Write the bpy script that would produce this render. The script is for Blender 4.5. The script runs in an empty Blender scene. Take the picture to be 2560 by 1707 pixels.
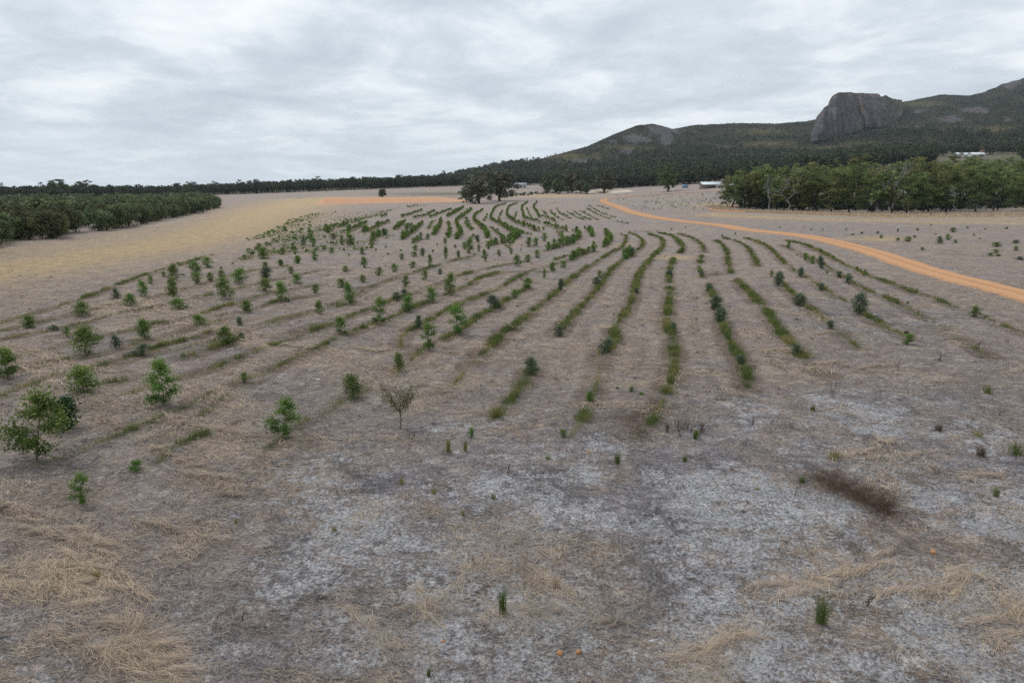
import bpy, math, random
import numpy as np
from math import radians, sin, cos, atan, pi

S = bpy.context.scene
COL = S.collection
rng = np.random.default_rng(7)
random.seed(7)

# ------------------------------------------------------------------ camera
F_PX, CX, CY, HORIZON, CAM_Z = 1707.0, 1280.0, 853.5, 478.0, 10.0
TH = atan((CY - HORIZON) / F_PX)
cam = bpy.data.cameras.new("camera")
cam.lens, cam.sensor_width, cam.clip_start, cam.clip_end = 24.0, 36.0, 0.1, 30000
camo = bpy.data.objects.new("camera", cam)
COL.objects.link(camo)
camo.location = (0, 0, CAM_Z)
camo.rotation_euler = (pi / 2 - TH, 0, 0)
S.camera = camo

# ------------------------------------------------------------------ light
SUN_EL, SUN_AZ = radians(52), radians(-50)      # azimuth from +Y towards +X
S.view_settings.view_transform = 'Standard'
S.view_settings.look = 'None'
S.view_settings.exposure = 0.32
S.view_settings.gamma = 1.0
HAZE = 0.000045
S.cycles.max_bounces = 5
S.cycles.diffuse_bounces = 3
S.cycles.transparent_max_bounces = 6
S.cycles.volume_bounces = 0
S.cycles.use_denoising = False
S.cycles.denoiser = 'OPENIMAGEDENOISE'
S.cycles.denoising_input_passes = 'RGB_ALBEDO_NORMAL'
S.cycles.denoising_prefilter = 'ACCURATE'
sun = bpy.data.lights.new("sun", 'SUN')
sun.energy, sun.angle, sun.color = 1.5, radians(18), (1.0, 0.96, 0.9)
suno = bpy.data.objects.new("sun", sun)
COL.objects.link(suno)
suno.rotation_euler = (pi / 2 - SUN_EL, 0, -SUN_AZ + pi)

W = bpy.data.worlds.new("World")
S.world = W
W.use_nodes = True


class NT:
    """tiny node-tree writer"""
    def __init__(self, tree):
        self.t = tree
        tree.nodes.clear()

    def n(self, typ, ins=None, **kw):
        nd = self.t.nodes.new(typ)
        for k, v in kw.items():
            setattr(nd, k, v)
        for k, v in (ins or {}).items():
            self.put(nd.inputs[k], v)
        return nd

    def put(self, sock, v):
        if isinstance(v, bpy.types.NodeSocket):
            self.t.links.new(v, sock)
        elif isinstance(v, bpy.types.Node):
            self.t.links.new(v.outputs[0], sock)
        else:
            if isinstance(v, (tuple, list)) and len(v) == 3 and sock.type == 'RGBA':
                v = (*v, 1)
            sock.default_value = v

    def math(self, op, a, b=0.0, c=None, clamp=False):
        nd = self.n('ShaderNodeMath', {0: a, 1: b}, operation=op, use_clamp=clamp)
        if c is not None:
            self.put(nd.inputs[2], c)
        return nd.outputs[0]

    def mix(self, f, a, b, bt='MIX'):
        nd = self.t.nodes.new('ShaderNodeMix')
        nd.data_type = 'RGBA'
        nd.blend_type = bt
        nd.clamp_factor = True
        self.put(nd.inputs[0], f)
        self.put(nd.inputs[6], a)
        self.put(nd.inputs[7], b)
        return nd.outputs[2]

    def noise(self, vec, scale, detail=4, rough=0.6, dist=0.0):
        nd = self.n('ShaderNodeTexNoise', {'Scale': scale, 'Detail': detail, 'Roughness': rough, 'Distortion': dist})
        self.put(nd.inputs['Vector'], vec)
        return nd.outputs['Fac']

    def ramp(self, f, stops):
        nd = self.t.nodes.new('ShaderNodeValToRGB')
        el = nd.color_ramp.elements
        while len(el) < len(stops):
            el.new(0.5)
        for e, (p, c) in zip(el, stops):
            e.position = p
            e.color = (*c, 1) if isinstance(c, (tuple, list)) else (c, c, c, 1)
        self.put(nd.inputs[0], f)
        return nd.outputs[0]

    def rng(self, f, a, b, c=0.0, d=1.0):
        nd = self.n('ShaderNodeMapRange', {0: f, 1: a, 2: b, 3: c, 4: d})
        nd.interpolation_type = 'SMOOTHSTEP'
        return nd.outputs[0]

    def vmath(self, op, a, b):
        nd = self.n('ShaderNodeVectorMath', {0: a, 1: b}, operation=op)
        return nd.outputs[0]


# overcast: thin remains of blue sky behind a stratus deck seen in perspective
w = NT(W.node_tree)
tc = w.n('ShaderNodeTexCoord')
sky = w.n('ShaderNodeTexSky', sky_type='NISHITA', sun_disc=False, sun_elevation=SUN_EL, sun_rotation=SUN_AZ)
sep = w.n('ShaderNodeSeparateXYZ', {0: tc.outputs['Generated']})
zc = w.math('MAXIMUM', sep.outputs[2], 0.0)
den = w.math('ADD', zc, 0.15)
comb = w.n('ShaderNodeCombineXYZ', {0: w.math('DIVIDE', sep.outputs[0], den), 1: w.math('DIVIDE', sep.outputs[1], den), 2: 3.7})
big = w.noise(comb.outputs[0], 0.50, 5, 0.52, 0.35)
med = w.noise(w.vmath('ADD', comb.outputs[0], (3.1, 1.7, 0.4)), 1.7, 6, 0.55, 0.5)
fine = w.noise(comb.outputs[0], 5.5, 5, 0.55, 0.4)
cl = w.math('ADD', w.math('MULTIPLY', big, 0.50), w.math('ADD', w.math('MULTIPLY', med, 0.38), w.math('MULTIPLY', fine, 0.12)))
ccol = w.ramp(cl, [(0.41, (0.48, 0.545, 0.615)), (0.465, (0.55, 0.615, 0.68)), (0.51, (0.62, 0.685, 0.745)), (0.55, (0.74, 0.79, 0.83)), (0.62, (0.87, 0.905, 0.93))])
hz = w.rng(zc, 0.0, 0.13, 0.55, 0.0)
ccol = w.mix(hz, ccol, (0.56, 0.65, 0.73))
bg1 = w.n('ShaderNodeBackground', {'Color': sky.outputs[0], 'Strength': 0.1})
bg2 = w.n('ShaderNodeBackground', {'Color': ccol, 'Strength': 0.94})
ms = w.n('ShaderNodeMixShader', {0: 0.95, 1: bg1, 2: bg2})
w.n('ShaderNodeOutputWorld', {0: ms})
W.cycles.sampling_method = 'MANUAL'
W.cycles.sample_map_resolution = 256

# ------------------------------------------------------------------ helpers
def tag(o, label=None, cat=None, group=None, kind=None):
    if label: o['label'] = label
    if cat: o['category'] = cat
    if group: o['group'] = group
    if kind: o['kind'] = kind
    return o

def link(o, parent=None):
    COL.objects.link(o)
    if parent: o.parent = parent
    return o

def empty(name, loc, rz=0.0, sc=(1, 1, 1)):
    o = bpy.data.objects.new(name, None)
    o.empty_display_size = 0.3
    o.location = loc
    o.rotation_euler = (0, 0, rz)
    o.scale = sc
    return link(o)

def mesh(name, V, F, mat, col=None, smooth=False, attrs=None):
    me = bpy.data.meshes.new(name)
    V = np.asarray(V, dtype=np.float32)
    Fs = F if isinstance(F, list) else [F]
    Fs = [np.asarray(f, dtype=np.int32) for f in Fs if len(f)]
    loops = np.concatenate([f.ravel() for f in Fs])
    tot = np.concatenate([np.full(len(f), f.shape[1], dtype=np.int32) for f in Fs])
    start = np.concatenate([[0], np.cumsum(tot)[:-1]]).astype(np.int32)
    me.vertices.add(len(V)); me.vertices.foreach_set('co', V.ravel())
    me.loops.add(len(loops)); me.loops.foreach_set('vertex_index', loops)
    me.polygons.add(len(tot)); me.polygons.foreach_set('loop_start', start)
    me.polygons.foreach_set('loop_total', tot)
    if smooth:
        me.polygons.foreach_set('use_smooth', np.ones(len(tot), dtype=bool))
    me.update(calc_edges=True)
    if col is not None:
        attrs = dict(attrs or {}, tint=col)
    for k, a in (attrs or {}).items():
        at = me.attributes.new(k, 'FLOAT', 'POINT')
        at.data.foreach_set('value', np.asarray(a, dtype=np.float32))
    me.materials.append(mat)
    return me

def obj(name, me, parent=None):
    return link(bpy.data.objects.new(name, me), parent)

# value noise in numpy
_tab = np.random.default_rng(99).random((256, 256))
def vn(x, y):
    xi, yi = np.floor(x).astype(int), np.floor(y).astype(int)
    fx, fy = x - xi, y - yi
    fx, fy = fx * fx * (3 - 2 * fx), fy * fy * (3 - 2 * fy)
    x0, x1, y0, y1 = xi & 255, (xi + 1) & 255, yi & 255, (yi + 1) & 255
    a = _tab[x0, y0] * (1 - fx) + _tab[x1, y0] * fx
    b = _tab[x0, y1] * (1 - fx) + _tab[x1, y1] * fx
    return (a * (1 - fy) + b * fy) * 2 - 1

def fbm(x, y, o=4, g=0.5):
    s, a, t = 0, 1.0, 0
    for i in range(o):
        s = s + a * vn(x * 2 ** i + 17.3 * i, y * 2 ** i - 9.1 * i)
        t += a
        a *= g
    return s / t

def sst(x, a, b):
    t = np.clip((x - a) / (b - a), 0, 1)
    return t * t * (3 - 2 * t)

# ------------------------------------------------------------------ terrain height (gentle, rising to the far right)
_us = np.array([-1.0, -.42, -.07, .12, .3, .5, .72, 1.3])
_ys = np.array([0, 100, 200, 300, 450, 600, 850, 1200.])
_tz = np.array([[0, 0, 0, 0, 0, 0, 1, 2], [0, 0, 0, 0, .5, 2, 5.3, 8], [0, 0, 0, .7, 2.5, 6, 16.5, 24], [0, 0, 0, 1, 4, 9, 19, 30],
                [0, 0, .8, 3, 10, 17, 30, 50], [0, 0, 2.2, 8, 19, 30, 48, 80], [0, .2, 2.5, 9, 20, 34, 55, 90], [0, .2, 2.5, 9, 20, 34, 55, 90]])
_gu, _gy = np.linspace(-1, 1.3, 116), np.linspace(0, 1200, 121)
_tmp = np.array([np.interp(_gy, _ys, r) for r in _tz])
_gz = np.array([np.interp(_gu, _us, _tmp[:, j]) for j in range(len(_gy))]).T
for _ in range(4):                       # smooth the creases of the table
    p = np.pad(_gz, 2, mode='edge')
    _gz = (p[:-4, 2:-2] + p[1:-3, 2:-2] + p[2:-2, 2:-2] + p[3:-1, 2:-2] + p[4:, 2:-2] + p[2:-2, :-4] + p[2:-2, 1:-3] + p[2:-2, 3:-1] + p[2:-2, 4:]) / 9

def T(x, y):
    x, y = np.asarray(x, float), np.asarray(y, float)
    yy = np.clip(y, 1, 1199.9)
    u = np.clip(x / np.maximum(yy, 60), -1, 1.2999)
    fu, fy = (u + 1) / 2.3 * 115, yy / 1200 * 120
    i, j = np.minimum(fu.astype(int), 114), np.minimum(fy.astype(int), 119)
    a, b = fu - i, fy - j
    return (_gz[i, j] * (1 - a) * (1 - b) + _gz[i + 1, j] * a * (1 - b) + _gz[i, j + 1] * (1 - a) * b + _gz[i + 1, j + 1] * a * b)

def ray(px, py):
    a, b = (np.asarray(px, float) - CX) / F_PX, (CY - np.asarray(py, float)) / F_PX
    dy = cos(TH) + b * sin(TH)
    return a / dy, (-sin(TH) + b * cos(TH)) / dy       # per metre of depth: x, z

def G(px, py):
    """point of the gentle terrain seen at a photo pixel"""
    u, e = ray(px, py)
    u, e = np.atleast_1d(u), np.atleast_1d(e)
    ys = np.concatenate([np.linspace(6, 300, 600), np.linspace(301, 1190, 900)])
    X = u[:, None] * ys
    d = CAM_Z + e[:, None] * ys - T(X, ys[None, :] + 0 * X)
    hit = d <= 0
    k = np.where(hit.any(1), hit.argmax(1), len(ys) - 1)
    k0 = np.maximum(k - 1, 0)
    r = np.arange(len(k))
    d0, d1 = d[r, k0], d[r, k]
    t = np.where(np.abs(d0 - d1) > 1e-9, d0 / (d0 - d1 + 1e-12), 0)
    y = ys[k0] + np.clip(t, 0, 1) * (ys[k] - ys[k0])
    return np.stack([u * y, y], 1)

def proj(x, y, z):
    dy = y * cos(TH) - (z - CAM_Z) * sin(TH)
    dz = y * sin(TH) + (z - CAM_Z) * cos(TH)
    return CX + x / dy * F_PX, CY - dz / dy * F_PX

def smooth_line(P, step):
    """Catmull-Rom through the points, resampled"""
    P = np.asarray(P, float)
    Q = np.vstack([2 * P[0] - P[1], P, 2 * P[-1] - P[-2]])
    out = []
    for i in range(1, len(Q) - 2):
        L = np.linalg.norm(Q[i + 1] - Q[i])
        n = max(2, int(L / step))
        t = np.linspace(0, 1, n, endpoint=False)[:, None]
        p0, p1, p2, p3 = Q[i - 1], Q[i], Q[i + 1], Q[i + 2]
        out.append(0.5 * (2 * p1 + (p2 - p0) * t + (2 * p0 - 5 * p1 + 4 * p2 - p3) * t ** 2 + (-p0 + 3 * p1 - 3 * p2 + p3) * t ** 3))
    out.append(P[-1:])
    return np.vstack(out)

def dist_line(x, y, L, every=1):
    L = L[::every] if len(L) > 2 * every else L
    d = np.full(x.shape, 1e9)
    for a, b in zip(L[:-1], L[1:]):
        ab = b - a
        t = np.clip(((x - a[0]) * ab[0] + (y - a[1]) * ab[1]) / (ab @ ab + 1e-9), 0, 1)
        d = np.minimum(d, (x - a[0] - t * ab[0]) ** 2 + (y - a[1] - t * ab[1]) ** 2)
    return np.sqrt(d)

CR = {1: (0, 640, 2.8), 2: (640, 560, 2.8), 3: (1280, 560, 2.8), 4: (1860, 560, 2.8), 5: (1120, 380, 3.459), 6: (600, 400, 3.459),
      7: (1760, 360, 2.94), 8: (0, 1000, 2.24), 9: (900, 1000, 2.24), 10: (1700, 1000, 2.24), 0: (0, 0, 1.0)}
def cr(c, pts):
    ox, oy, s = CR[c]
    return [(ox + x / s, oy + y / s) for x, y in pts]
def gl(pts, step=0.7):
    p = np.array(pts)
    return smooth_line(G(p[:, 0], p[:, 1]), step)

# planting rows, as seen crop by crop (grassy strips: drawn = grass grows there)
STRIPS = [
    (3, [(0, 750), (50, 690), (240, 545), (400, 400), (540, 300), (700, 200), (770, 165), (800, 90), (765, 70)], .9),
    (2, [(1640, 870), (1740, 760), (1860, 680)], 1.), (2, [(1570, 930), (1610, 890)], .4),
    (3, [(310, 785), (370, 710), (470, 600), (590, 470), (640, 400), (710, 310), (800, 240), (870, 190), (905, 165), (915, 120), (870, 80), (820, 65)], .9),
    (2, [(1670, 1380), (1720, 1300), (1820, 1200), (1900, 1080), (1930, 1010)], 1.1),
    (3, [(670, 900), (720, 830), (720, 740), (790, 640), (850, 500), (880, 380), (930, 300), (1000, 215), (1050, 170), (1055, 120), (1030, 95), (960, 75)], 1.2),
    (3, [(490, 1410), (520, 1290)], .9), (3, [(545, 1250), (590, 1170)], .3),
    (3, [(1080, 1200), (1120, 1080), (1140, 960), (1120, 800), (1080, 700), (1100, 560), (1100, 450)], 1.4),
    (3, [(1100, 415), (1100, 340), (1130, 250)], 1.2), (3, [(1165, 205), (1190, 190), (1190, 150), (1130, 90), (1030, 65)], 1.2),
    (3, [(950, 1430), (1000, 1380)], .7),
    (3, [(1645, 1150), (1640, 1040), (1590, 930), (1540, 860), (1490, 750), (1440, 600), (1390, 470), (1370, 420)], 1.),
    (3, [(1330, 380), (1310, 310)], .9), (3, [(1315, 280), (1330, 215)], .9), (3, [(1345, 200), (1330, 150), (1270, 105), (1160, 70)], 1.),
    (3, [(2040, 950), (1990, 880), (1880, 770), (1800, 640), (1700, 520), (1570, 400)], 1.2),
    (3, [(1535, 350), (1510, 260), (1500, 190), (1450, 130), (1400, 115)], 1.2),
    (3, [(2120, 610), (2060, 580)], .8), (3, [(2000, 530), (1920, 450), (1850, 390)], .9), (3, [(1720, 300), (1690, 230), (1640, 160), (1560, 120), (1480, 100)], 1.),
    (4, [(800, 870), (760, 840)], .7), (4, [(960, 700), (920, 675), (850, 640), (820, 610)], .9), (4, [(565, 465), (515, 430)], .7),
    (4, [(290, 285), (250, 240), (190, 180), (130, 140), (60, 115), (0, 100)], .9),
    (4, [(1110, 580), (1050, 550), (980, 520)], .8), (4, [(915, 495), (840, 460)], .6), (4, [(490, 275), (430, 220)], .6), (4, [(330, 170), (260, 150)], .5),
    (4, [(1200, 490), (1080, 440)], .8), (4, [(1420, 565), (1350, 530), (1270, 510)], .9), (4, [(1900, 745), (1800, 710)], .8),
    (4, [(1045, 430), (960, 400), (860, 365), (800, 330)], .8), (4, [(695, 280), (610, 235), (520, 185), (400, 140), (290, 120)], .9),
    (2, [(1300, 820), (1400, 770), (1480, 720), (1560, 650), (1680, 590), (1780, 520), (1900, 450)], 1.),
    (2, [(1060, 760), (1200, 690), (1300, 630), (1400, 580), (1520, 520), (1650, 480)], .7), (2, [(1740, 435), (1830, 380), (1910, 340)], .6),
    (2, [(740, 740), (830, 690)], .9), (2, [(930, 660), (1050, 610), (1200, 550)], .8), (2, [(1470, 440), (1560, 390), (1690, 345)], .9),
    (2, [(380, 760), (540, 700)], .7), (2, [(620, 665), (700, 630), (790, 600)], .9), (2, [(880, 560), (1150, 480)], .6), (2, [(1400, 380), (1520, 340)], .8),
    (2, [(90, 870), (240, 820)], .7), (2, [(560, 580), (690, 545)], .6), (2, [(385, 905), (470, 870), (540, 810)], .6), (2, [(740, 450), (840, 430)], .5),
    (2, [(1360, 260), (1480, 235), (1540, 220)], .6), (2, [(1080, 350), (1180, 320), (1300, 290)], .4), (2, [(100, 560), (280, 520)], .5),
    (1, [(870, 730), (960, 700), (1100, 650), (1310, 600)], 1.), (1, [(1100, 1450), (1200, 1370), (1320, 1310), (1450, 1260)], 1.2), (1, [(800, 1280), (870, 1250), (960, 1215)], 1.1),
    (1, [(1000, 1195), (1150, 1150)], .5), (1, [(290, 780), (400, 755), (490, 735)], .7), (1, [(580, 300), (680, 265), (740, 235)], .8), (1, [(820, 210), (900, 175), (1050, 125)], .7),
    (1, [(1200, 1100), (1310, 1060)], .5), (1, [(700, 780), (830, 740)], .8), (1, [(1270, 720), (1370, 700)], .6), (1, [(1460, 660), (1600, 620), (1680, 590)], .7),
    (1, [(1340, 590), (1480, 545)], .6), (1, [(1530, 780), (1640, 730), (1810, 680)], .7), (1, [(1400, 1020), (1490, 975)], .6), (1, [(740, 900), (900, 875)], .6),
    (1, [(1870, 1380), (1930, 1320), (2000, 1290)], .7), (1, [(200, 920), (280, 910)], .6), (1, [(860, 540), (940, 520)], .6), (1, [(1060, 495), (1180, 470)], .7),
    (1, [(1400, 420), (1540, 370), (1640, 340)], .7), (1, [(1540, 430), (1680, 400)], .6), (1, [(830, 420), (1070, 370)], .5), (1, [(1880, 640), (2050, 590)], .7),
    (1, [(1360, 300), (1500, 275)], .6), (1, [(1900, 335), (2070, 295)], .6), (1, [(400, 575), (490, 555)], .6), (1, [(0, 995), (40, 985)], .6), (1, [(0, 600), (110, 575)], .4),
    (1, [(150, 560), (200, 555)], .4), (1, [(860, 620), (980, 600)], .6), (1, [(640, 595), (730, 580)], .6), (1, [(0, 865), (30, 855)], .8), (1, [(410, 355), (520, 320)], .5),
]
# crowded hedge-like rows further out
HEDGES = [
    (5, [(0, 560), (60, 520), (140, 480)]), (5, [(210, 500), (150, 550), (90, 590), (70, 610), (90, 660), (110, 720), (70, 760)]),
    (5, [(300, 510), (240, 550), (225, 590), (270, 640), (320, 690), (345, 720), (340, 750)]),
    (5, [(500, 455), (420, 480), (390, 520), (370, 580), (430, 620), (510, 670), (560, 700), (610, 730), (560, 760), (480, 790), (410, 800), (350, 820)]),
    (5, [(600, 450), (530, 480), (510, 550), (560, 600), (640, 640), (690, 655)]), (5, [(700, 660), (770, 690), (830, 700)]),
    (5, [(690, 440), (640, 480), (650, 540), (660, 580), (720, 600), (800, 620)]), (5, [(830, 635), (920, 660), (1030, 690)]),
    (5, [(770, 440), (740, 480), (770, 530), (790, 570), (850, 580), (940, 610)]),
    (5, [(1080, 695), (1130, 710), (1120, 760), (1050, 800), (980, 820), (900, 840), (830, 860)]),
    (5, [(1190, 680), (1240, 700), (1250, 740)]), (5, [(1270, 860), (1200, 880), (1130, 900), (1060, 945)]),
    (5, [(1370, 720), (1400, 770), (1340, 830)]), (5, [(1560, 900), (1600, 890), (1510, 930)]),
    (6, [(930, 630), (1000, 600), (1060, 570), (1100, 550)]), (6, [(1070, 630), (1150, 600), (1240, 560), (1300, 540)]), (6, [(1400, 505), (1500, 470), (1580, 440)]),
    (6, [(1330, 610), (1380, 580), (1430, 545)]), (6, [(1500, 515), (1600, 490), (1690, 445)]),
    (6, [(1400, 690), (1460, 650), (1520, 610), (1580, 550)]), (6, [(1640, 505), (1720, 475), (1830, 435)]), (6, [(1430, 600), (1490, 580)]),
    (6, [(1670, 655), (1720, 590), (1740, 520)]), (6, [(1790, 500), (1860, 465), (1930, 425)]), (6, [(730, 625), (800, 600), (870, 585), (940, 570)]),
    (6, [(1220, 500), (1270, 485)]), (6, [(1450, 415), (1520, 405), (1610, 400)]), (6, [(1150, 690), (1210, 660), (1280, 640)]), (6, [(1500, 720), (1560, 690), (1640, 690)]),
]
FAINT = [(5, [(880, 510), (930, 560), (1000, 590)]), (5, [(940, 490), (980, 540), (1060, 580)]), (5, [(1020, 510), (1100, 560), (1180, 590)]), (5, [(1080, 510), (1160, 560), (1240, 590)]),
         (5, [(1140, 510), (1220, 550), (1300, 590)]), (5, [(1200, 490), (1300, 545), (1400, 580)]), (5, [(1210, 460), (1330, 530), (1450, 570)]), (5, [(810, 500), (850, 550)]), (5, [(680, 490), (720, 570)]), (5, [(590, 520), (580, 570)]),
         (5, [(470, 510), (440, 590), (530, 640)]), (5, [(340, 540), (310, 600)]), (5, [(370, 650), (440, 710), (480, 740)]), (5, [(550, 660), (640, 700), (720, 720)]), (5, [(150, 600), (210, 670)]), (5, [(230, 720), (190, 760)]),
         (5, [(950, 690), (990, 740), (960, 770)]), (5, [(1270, 460), (1400, 500)]), (5, [(1450, 600), (1560, 620)]), (5, [(1560, 690), (1680, 690), (1840, 700)]), (5, [(860, 450), (980, 435)]), (5, [(0, 600), (15, 680), (0, 740)]),
         (6, [(1630, 600), (1660, 540), (1700, 520)]), (6, [(1800, 540), (1810, 600), (1800, 680)]), (6, [(890, 620), (960, 590)]), (6, [(1900, 480), (1990, 420)]), (6, [(1960, 500), (1960, 560), (2000, 610)]),
         (1, [(1250, 70), (1400, 20)]), (6, [(1000, 520), (1130, 500), (1260, 470)]), (6, [(850, 560), (950, 530)]),
         (5, [(1830, 700), (1950, 740), (2020, 820)]), (5, [(600, 730), (520, 830)]), (5, [(920, 940), (1020, 900)])]
for k in range(13):                       # faint young rows at the far left of the plantation
    y0 = 640 - k * 15
    FAINT.append((6, [(60 + k * 40, y0 + 60 - k * 3), (300 + k * 40, y0 + 22 - k * 2), (560 + k * 50, y0 - 6), (820 + k * 45, y0 - 36)]))
for k in range(9):
    y0 = 840 - k * 24
    FAINT.append((6, [(-60 + k * 40, y0 + 40), (180 + k * 50, y0), (420 + k * 50, y0 - 26), (760 + k * 55, y0 - 52), (1100 + k * 50, y0 - 62)]))

GUIDES = [
    (1, [(1500, -10), (1400, 15), (1050, 125), (820, 210), (580, 300), (410, 355), (0, 480)]), (1, [(2070, 60), (1700, 120), (1300, 235), (900, 330), (500, 420), (0, 540)]),
    (1, [(2240, 100), (1900, 180), (1480, 280), (1070, 370), (830, 420), (490, 500), (0, 605)]), (1, [(2240, 200), (1900, 270), (1640, 340), (1400, 420), (1060, 495), (860, 540), (490, 630), (0, 740)]),
    (1, [(2240, 270), (1900, 335), (1600, 440), (1200, 560), (860, 650), (490, 740), (290, 785), (0, 860)]), (1, [(2240, 380), (1950, 450), (1680, 545), (1480, 610), (1310, 600 + 40), (870, 735), (700, 785), (400, 860), (200, 920), (0, 990)]),
    (1, [(2240, 470), (2032, 560), (1880, 645), (1640, 730), (1530, 780), (1270, 860), (900, 985), (480, 1130), (0, 1290)]),
    (1, [(2500, 520), (2332, 586), (2177, 681), (1900, 800), (1490, 975), (1150, 1150), (960, 1215), (800, 1280), (500, 1400), (0, 1568)]),
    (2, [(830, 690), (600, 790), (300, 930), (0, 1090), (-340, 1310), (-690, 1530)]), (2, [(1200, 860), (1000, 1040), (685, 1215), (300, 1410), (100, 1530)]),
    (2, [(2050, 340), (1690, 345), (1470, 440), (1200, 550), (930, 660), (740, 740), (560, 820), (300, 930)]), (2, [(2200, 250), (1910, 340), (1740, 435), (1650, 480), (1400, 580), (1060, 760), (1005, 900)]),
    (2, [(1900, 260), (1520, 340), (1150, 480), (800, 600), (540, 700), (240, 820), (0, 900), (-300, 1030)]),
    (2, [(1700, 250), (1400, 260), (1080, 350), (840, 430), (560, 560), (240, 660), (0, 750)]),
    (4, [(1170, 815), (1030, 745), (940, 700), (850, 645), (800, 600), (680, 530), (540, 450), (470, 400), (400, 350), (290, 285), (190, 180), (60, 115)]),
    (4, [(1700, 930), (1500, 800), (1320, 690), (1110, 580), (990, 520), (900, 490), (740, 400), (660, 350), (560, 290), (430, 220), (260, 150)]),
    (4, [(2100, 830), (1960, 760), (1830, 720), (1620, 630), (1450, 580), (1350, 530), (1180, 480), (1000, 410), (800, 330), (610, 235), (400, 140)]),
    (4, [(800, 870), (700, 790), (600, 705), (500, 620), (430, 575), (260, 430)]), (3, [(2200, 1060), (2040, 950), (1880, 770), (1570, 400)]), (3, [(830, 1560), (950, 1430), (1030, 1310), (1080, 1200)]),
    (3, [(400, 1520), (490, 1410), (545, 1250), (600, 1100), (610, 900)]), (2, [(1370, 1150), (1570, 930), (1640, 870)])]
GUIDE_W = [gl(cr(c, p), 0.8) for c, p in GUIDES]
STRIP_W = [(gl(cr(c, p), 0.6), d) for c, p, d in STRIPS]
HEDGE_W = [gl(cr(c, p), 0.6) for c, p in HEDGES]
FAINT_W = [gl(cr(c, p), 1.0) for c, p in FAINT]

# gravel road from its two edges
up = [(2900, 815), (2560, 721), (2467, 699), (2324, 664), (2217, 630), (2146, 610), (2039, 589), (1860, 571), (1800, 559.5), (1669, 545), (1594, 530), (1554, 517), (1525, 507), (1517, 502), (1524, 498.5), (1548, 495.5), (1580, 492.5)]
lo = [(2900, 870), (2560, 760), (2467, 735), (2324, 694), (2217, 656), (2146, 633), (2003, 596), (1860, 577), (1800, 568), (1669, 553), (1594, 539), (1539, 519), (1506, 508), (1500, 501), (1510, 496.5), (1540, 493), (1576, 491)]
up, lo = np.array(up), np.array(lo)
rc0, rw0 = (G(*up.T) + G(*lo.T)) / 2, np.linalg.norm(G(*up.T) - G(*lo.T), axis=1) / 2
ROAD = smooth_line(rc0, 1.0)
_acc = np.concatenate([[0], np.cumsum(np.linalg.norm(np.diff(rc0, axis=0), axis=1))])
_acc2 = np.concatenate([[0], np.cumsum(np.linalg.norm(np.diff(ROAD, axis=0), axis=1))])
# edge pixels of one row are not opposite points of the road, so the real half width is about constant
ROAD_HW = np.interp(_acc2, [0, 60, 200, 600], [2.35, 2.4, 2.6, 2.6])
TRACK_A = gl([(1576, 491.5), (1632, 488), (1684, 484), (1740, 481.5), (1800, 478)], 3.0)
TRACK_B = gl([(1870, 531), (1830, 529.5), (1800, 527), (1781, 523.5), (1790, 520), (1815, 517.5), (1850, 517)], 2.0)
TRACK_C = gl([(1840, 533), (1960, 538), (2100, 544), (2300, 549), (2700, 556)], 3.0)

def micro(x, y):
    """small lumps of the paddock, flattened on the road"""
    x, y = np.asarray(x, float), np.asarray(y, float)
    r = np.hypot(x, y)
    h = 0.10 * fbm(x / 9, y / 9, 3) + 0.085 * fbm(x / 1.7 + 5, y / 1.7, 3) * (r < 120) + 0.035 * np.abs(fbm(x / .55, y / .55, 2)) * (r < 60)
    return h * sst(dist_line(x, y, ROAD, 8), 2.6, 5.5) if x.size else h

def H(x, y):
    return T(x, y) + micro(x, y)

# ------------------------------------------------------------------ materials
def material(name, rough=0.9, spec=0.15):
    m = bpy.data.materials.new(name)
    m.use_nodes = True
    return m, NT(m.node_tree)

def finish(n, col, rough=0.9, bump=None, bstr=0.4, bdist=0.1, transl=0.0, spec=0.15):
    p = n.n('ShaderNodeBsdfPrincipled', {'Base Color': col, 'Roughness': rough, 'Specular IOR Level': spec})
    if bump is not None:
        b = n.n('ShaderNodeBump', {'Height': bump, 'Strength': bstr, 'Distance': bdist})
        n.put(p.inputs['Normal'], b.outputs[0])
    out = p
    if transl:
        t = n.n('ShaderNodeBsdfTranslucent', {'Color': col})
        out = n.n('ShaderNodeMixShader', {0: transl, 1: p, 2: t})
    n.n('ShaderNodeOutputMaterial', {0: out})

def foliage(name, stops, transl=0.0, rand=0.25, rough=0.65, hue=0.03):
    """leaf colour runs along the mesh's tint value, whole plants differ a little"""
    m, n = material(name)
    at = n.n('ShaderNodeAttribute', attribute_name='tint')
    oi = n.n('ShaderNodeObjectInfo')
    c = n.ramp(at.outputs['Fac'], stops)
    hs = n.n('ShaderNodeHueSaturation', {'Color': c, 'Hue': n.rng(oi.outputs['Random'], 0, 1, .5 - hue, .5 + hue), 'Value': n.math('ADD', n.math('MULTIPLY', oi.outputs['Random'], rand), 1 - rand / 2)})
    finish(n, hs.outputs[0], rough, transl=transl, spec=0.2)
    return m

def plain(name, c, rough=0.8, var=0.25, scale=3.0, spec=0.2, metal=0.0, bump=0.2):
    m, n = material(name)
    tcn = n.n('ShaderNodeTexCoord')
    f = n.noise(tcn.outputs['Object'], scale, 5, 0.65)
    col = n.mix(f, tuple(v * (1 - var) for v in c), tuple(min(1, v * (1 + var)) for v in c))
    finish(n, col, rough, bump=f, bstr=bump, bdist=0.05, spec=spec)
    return m

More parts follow.
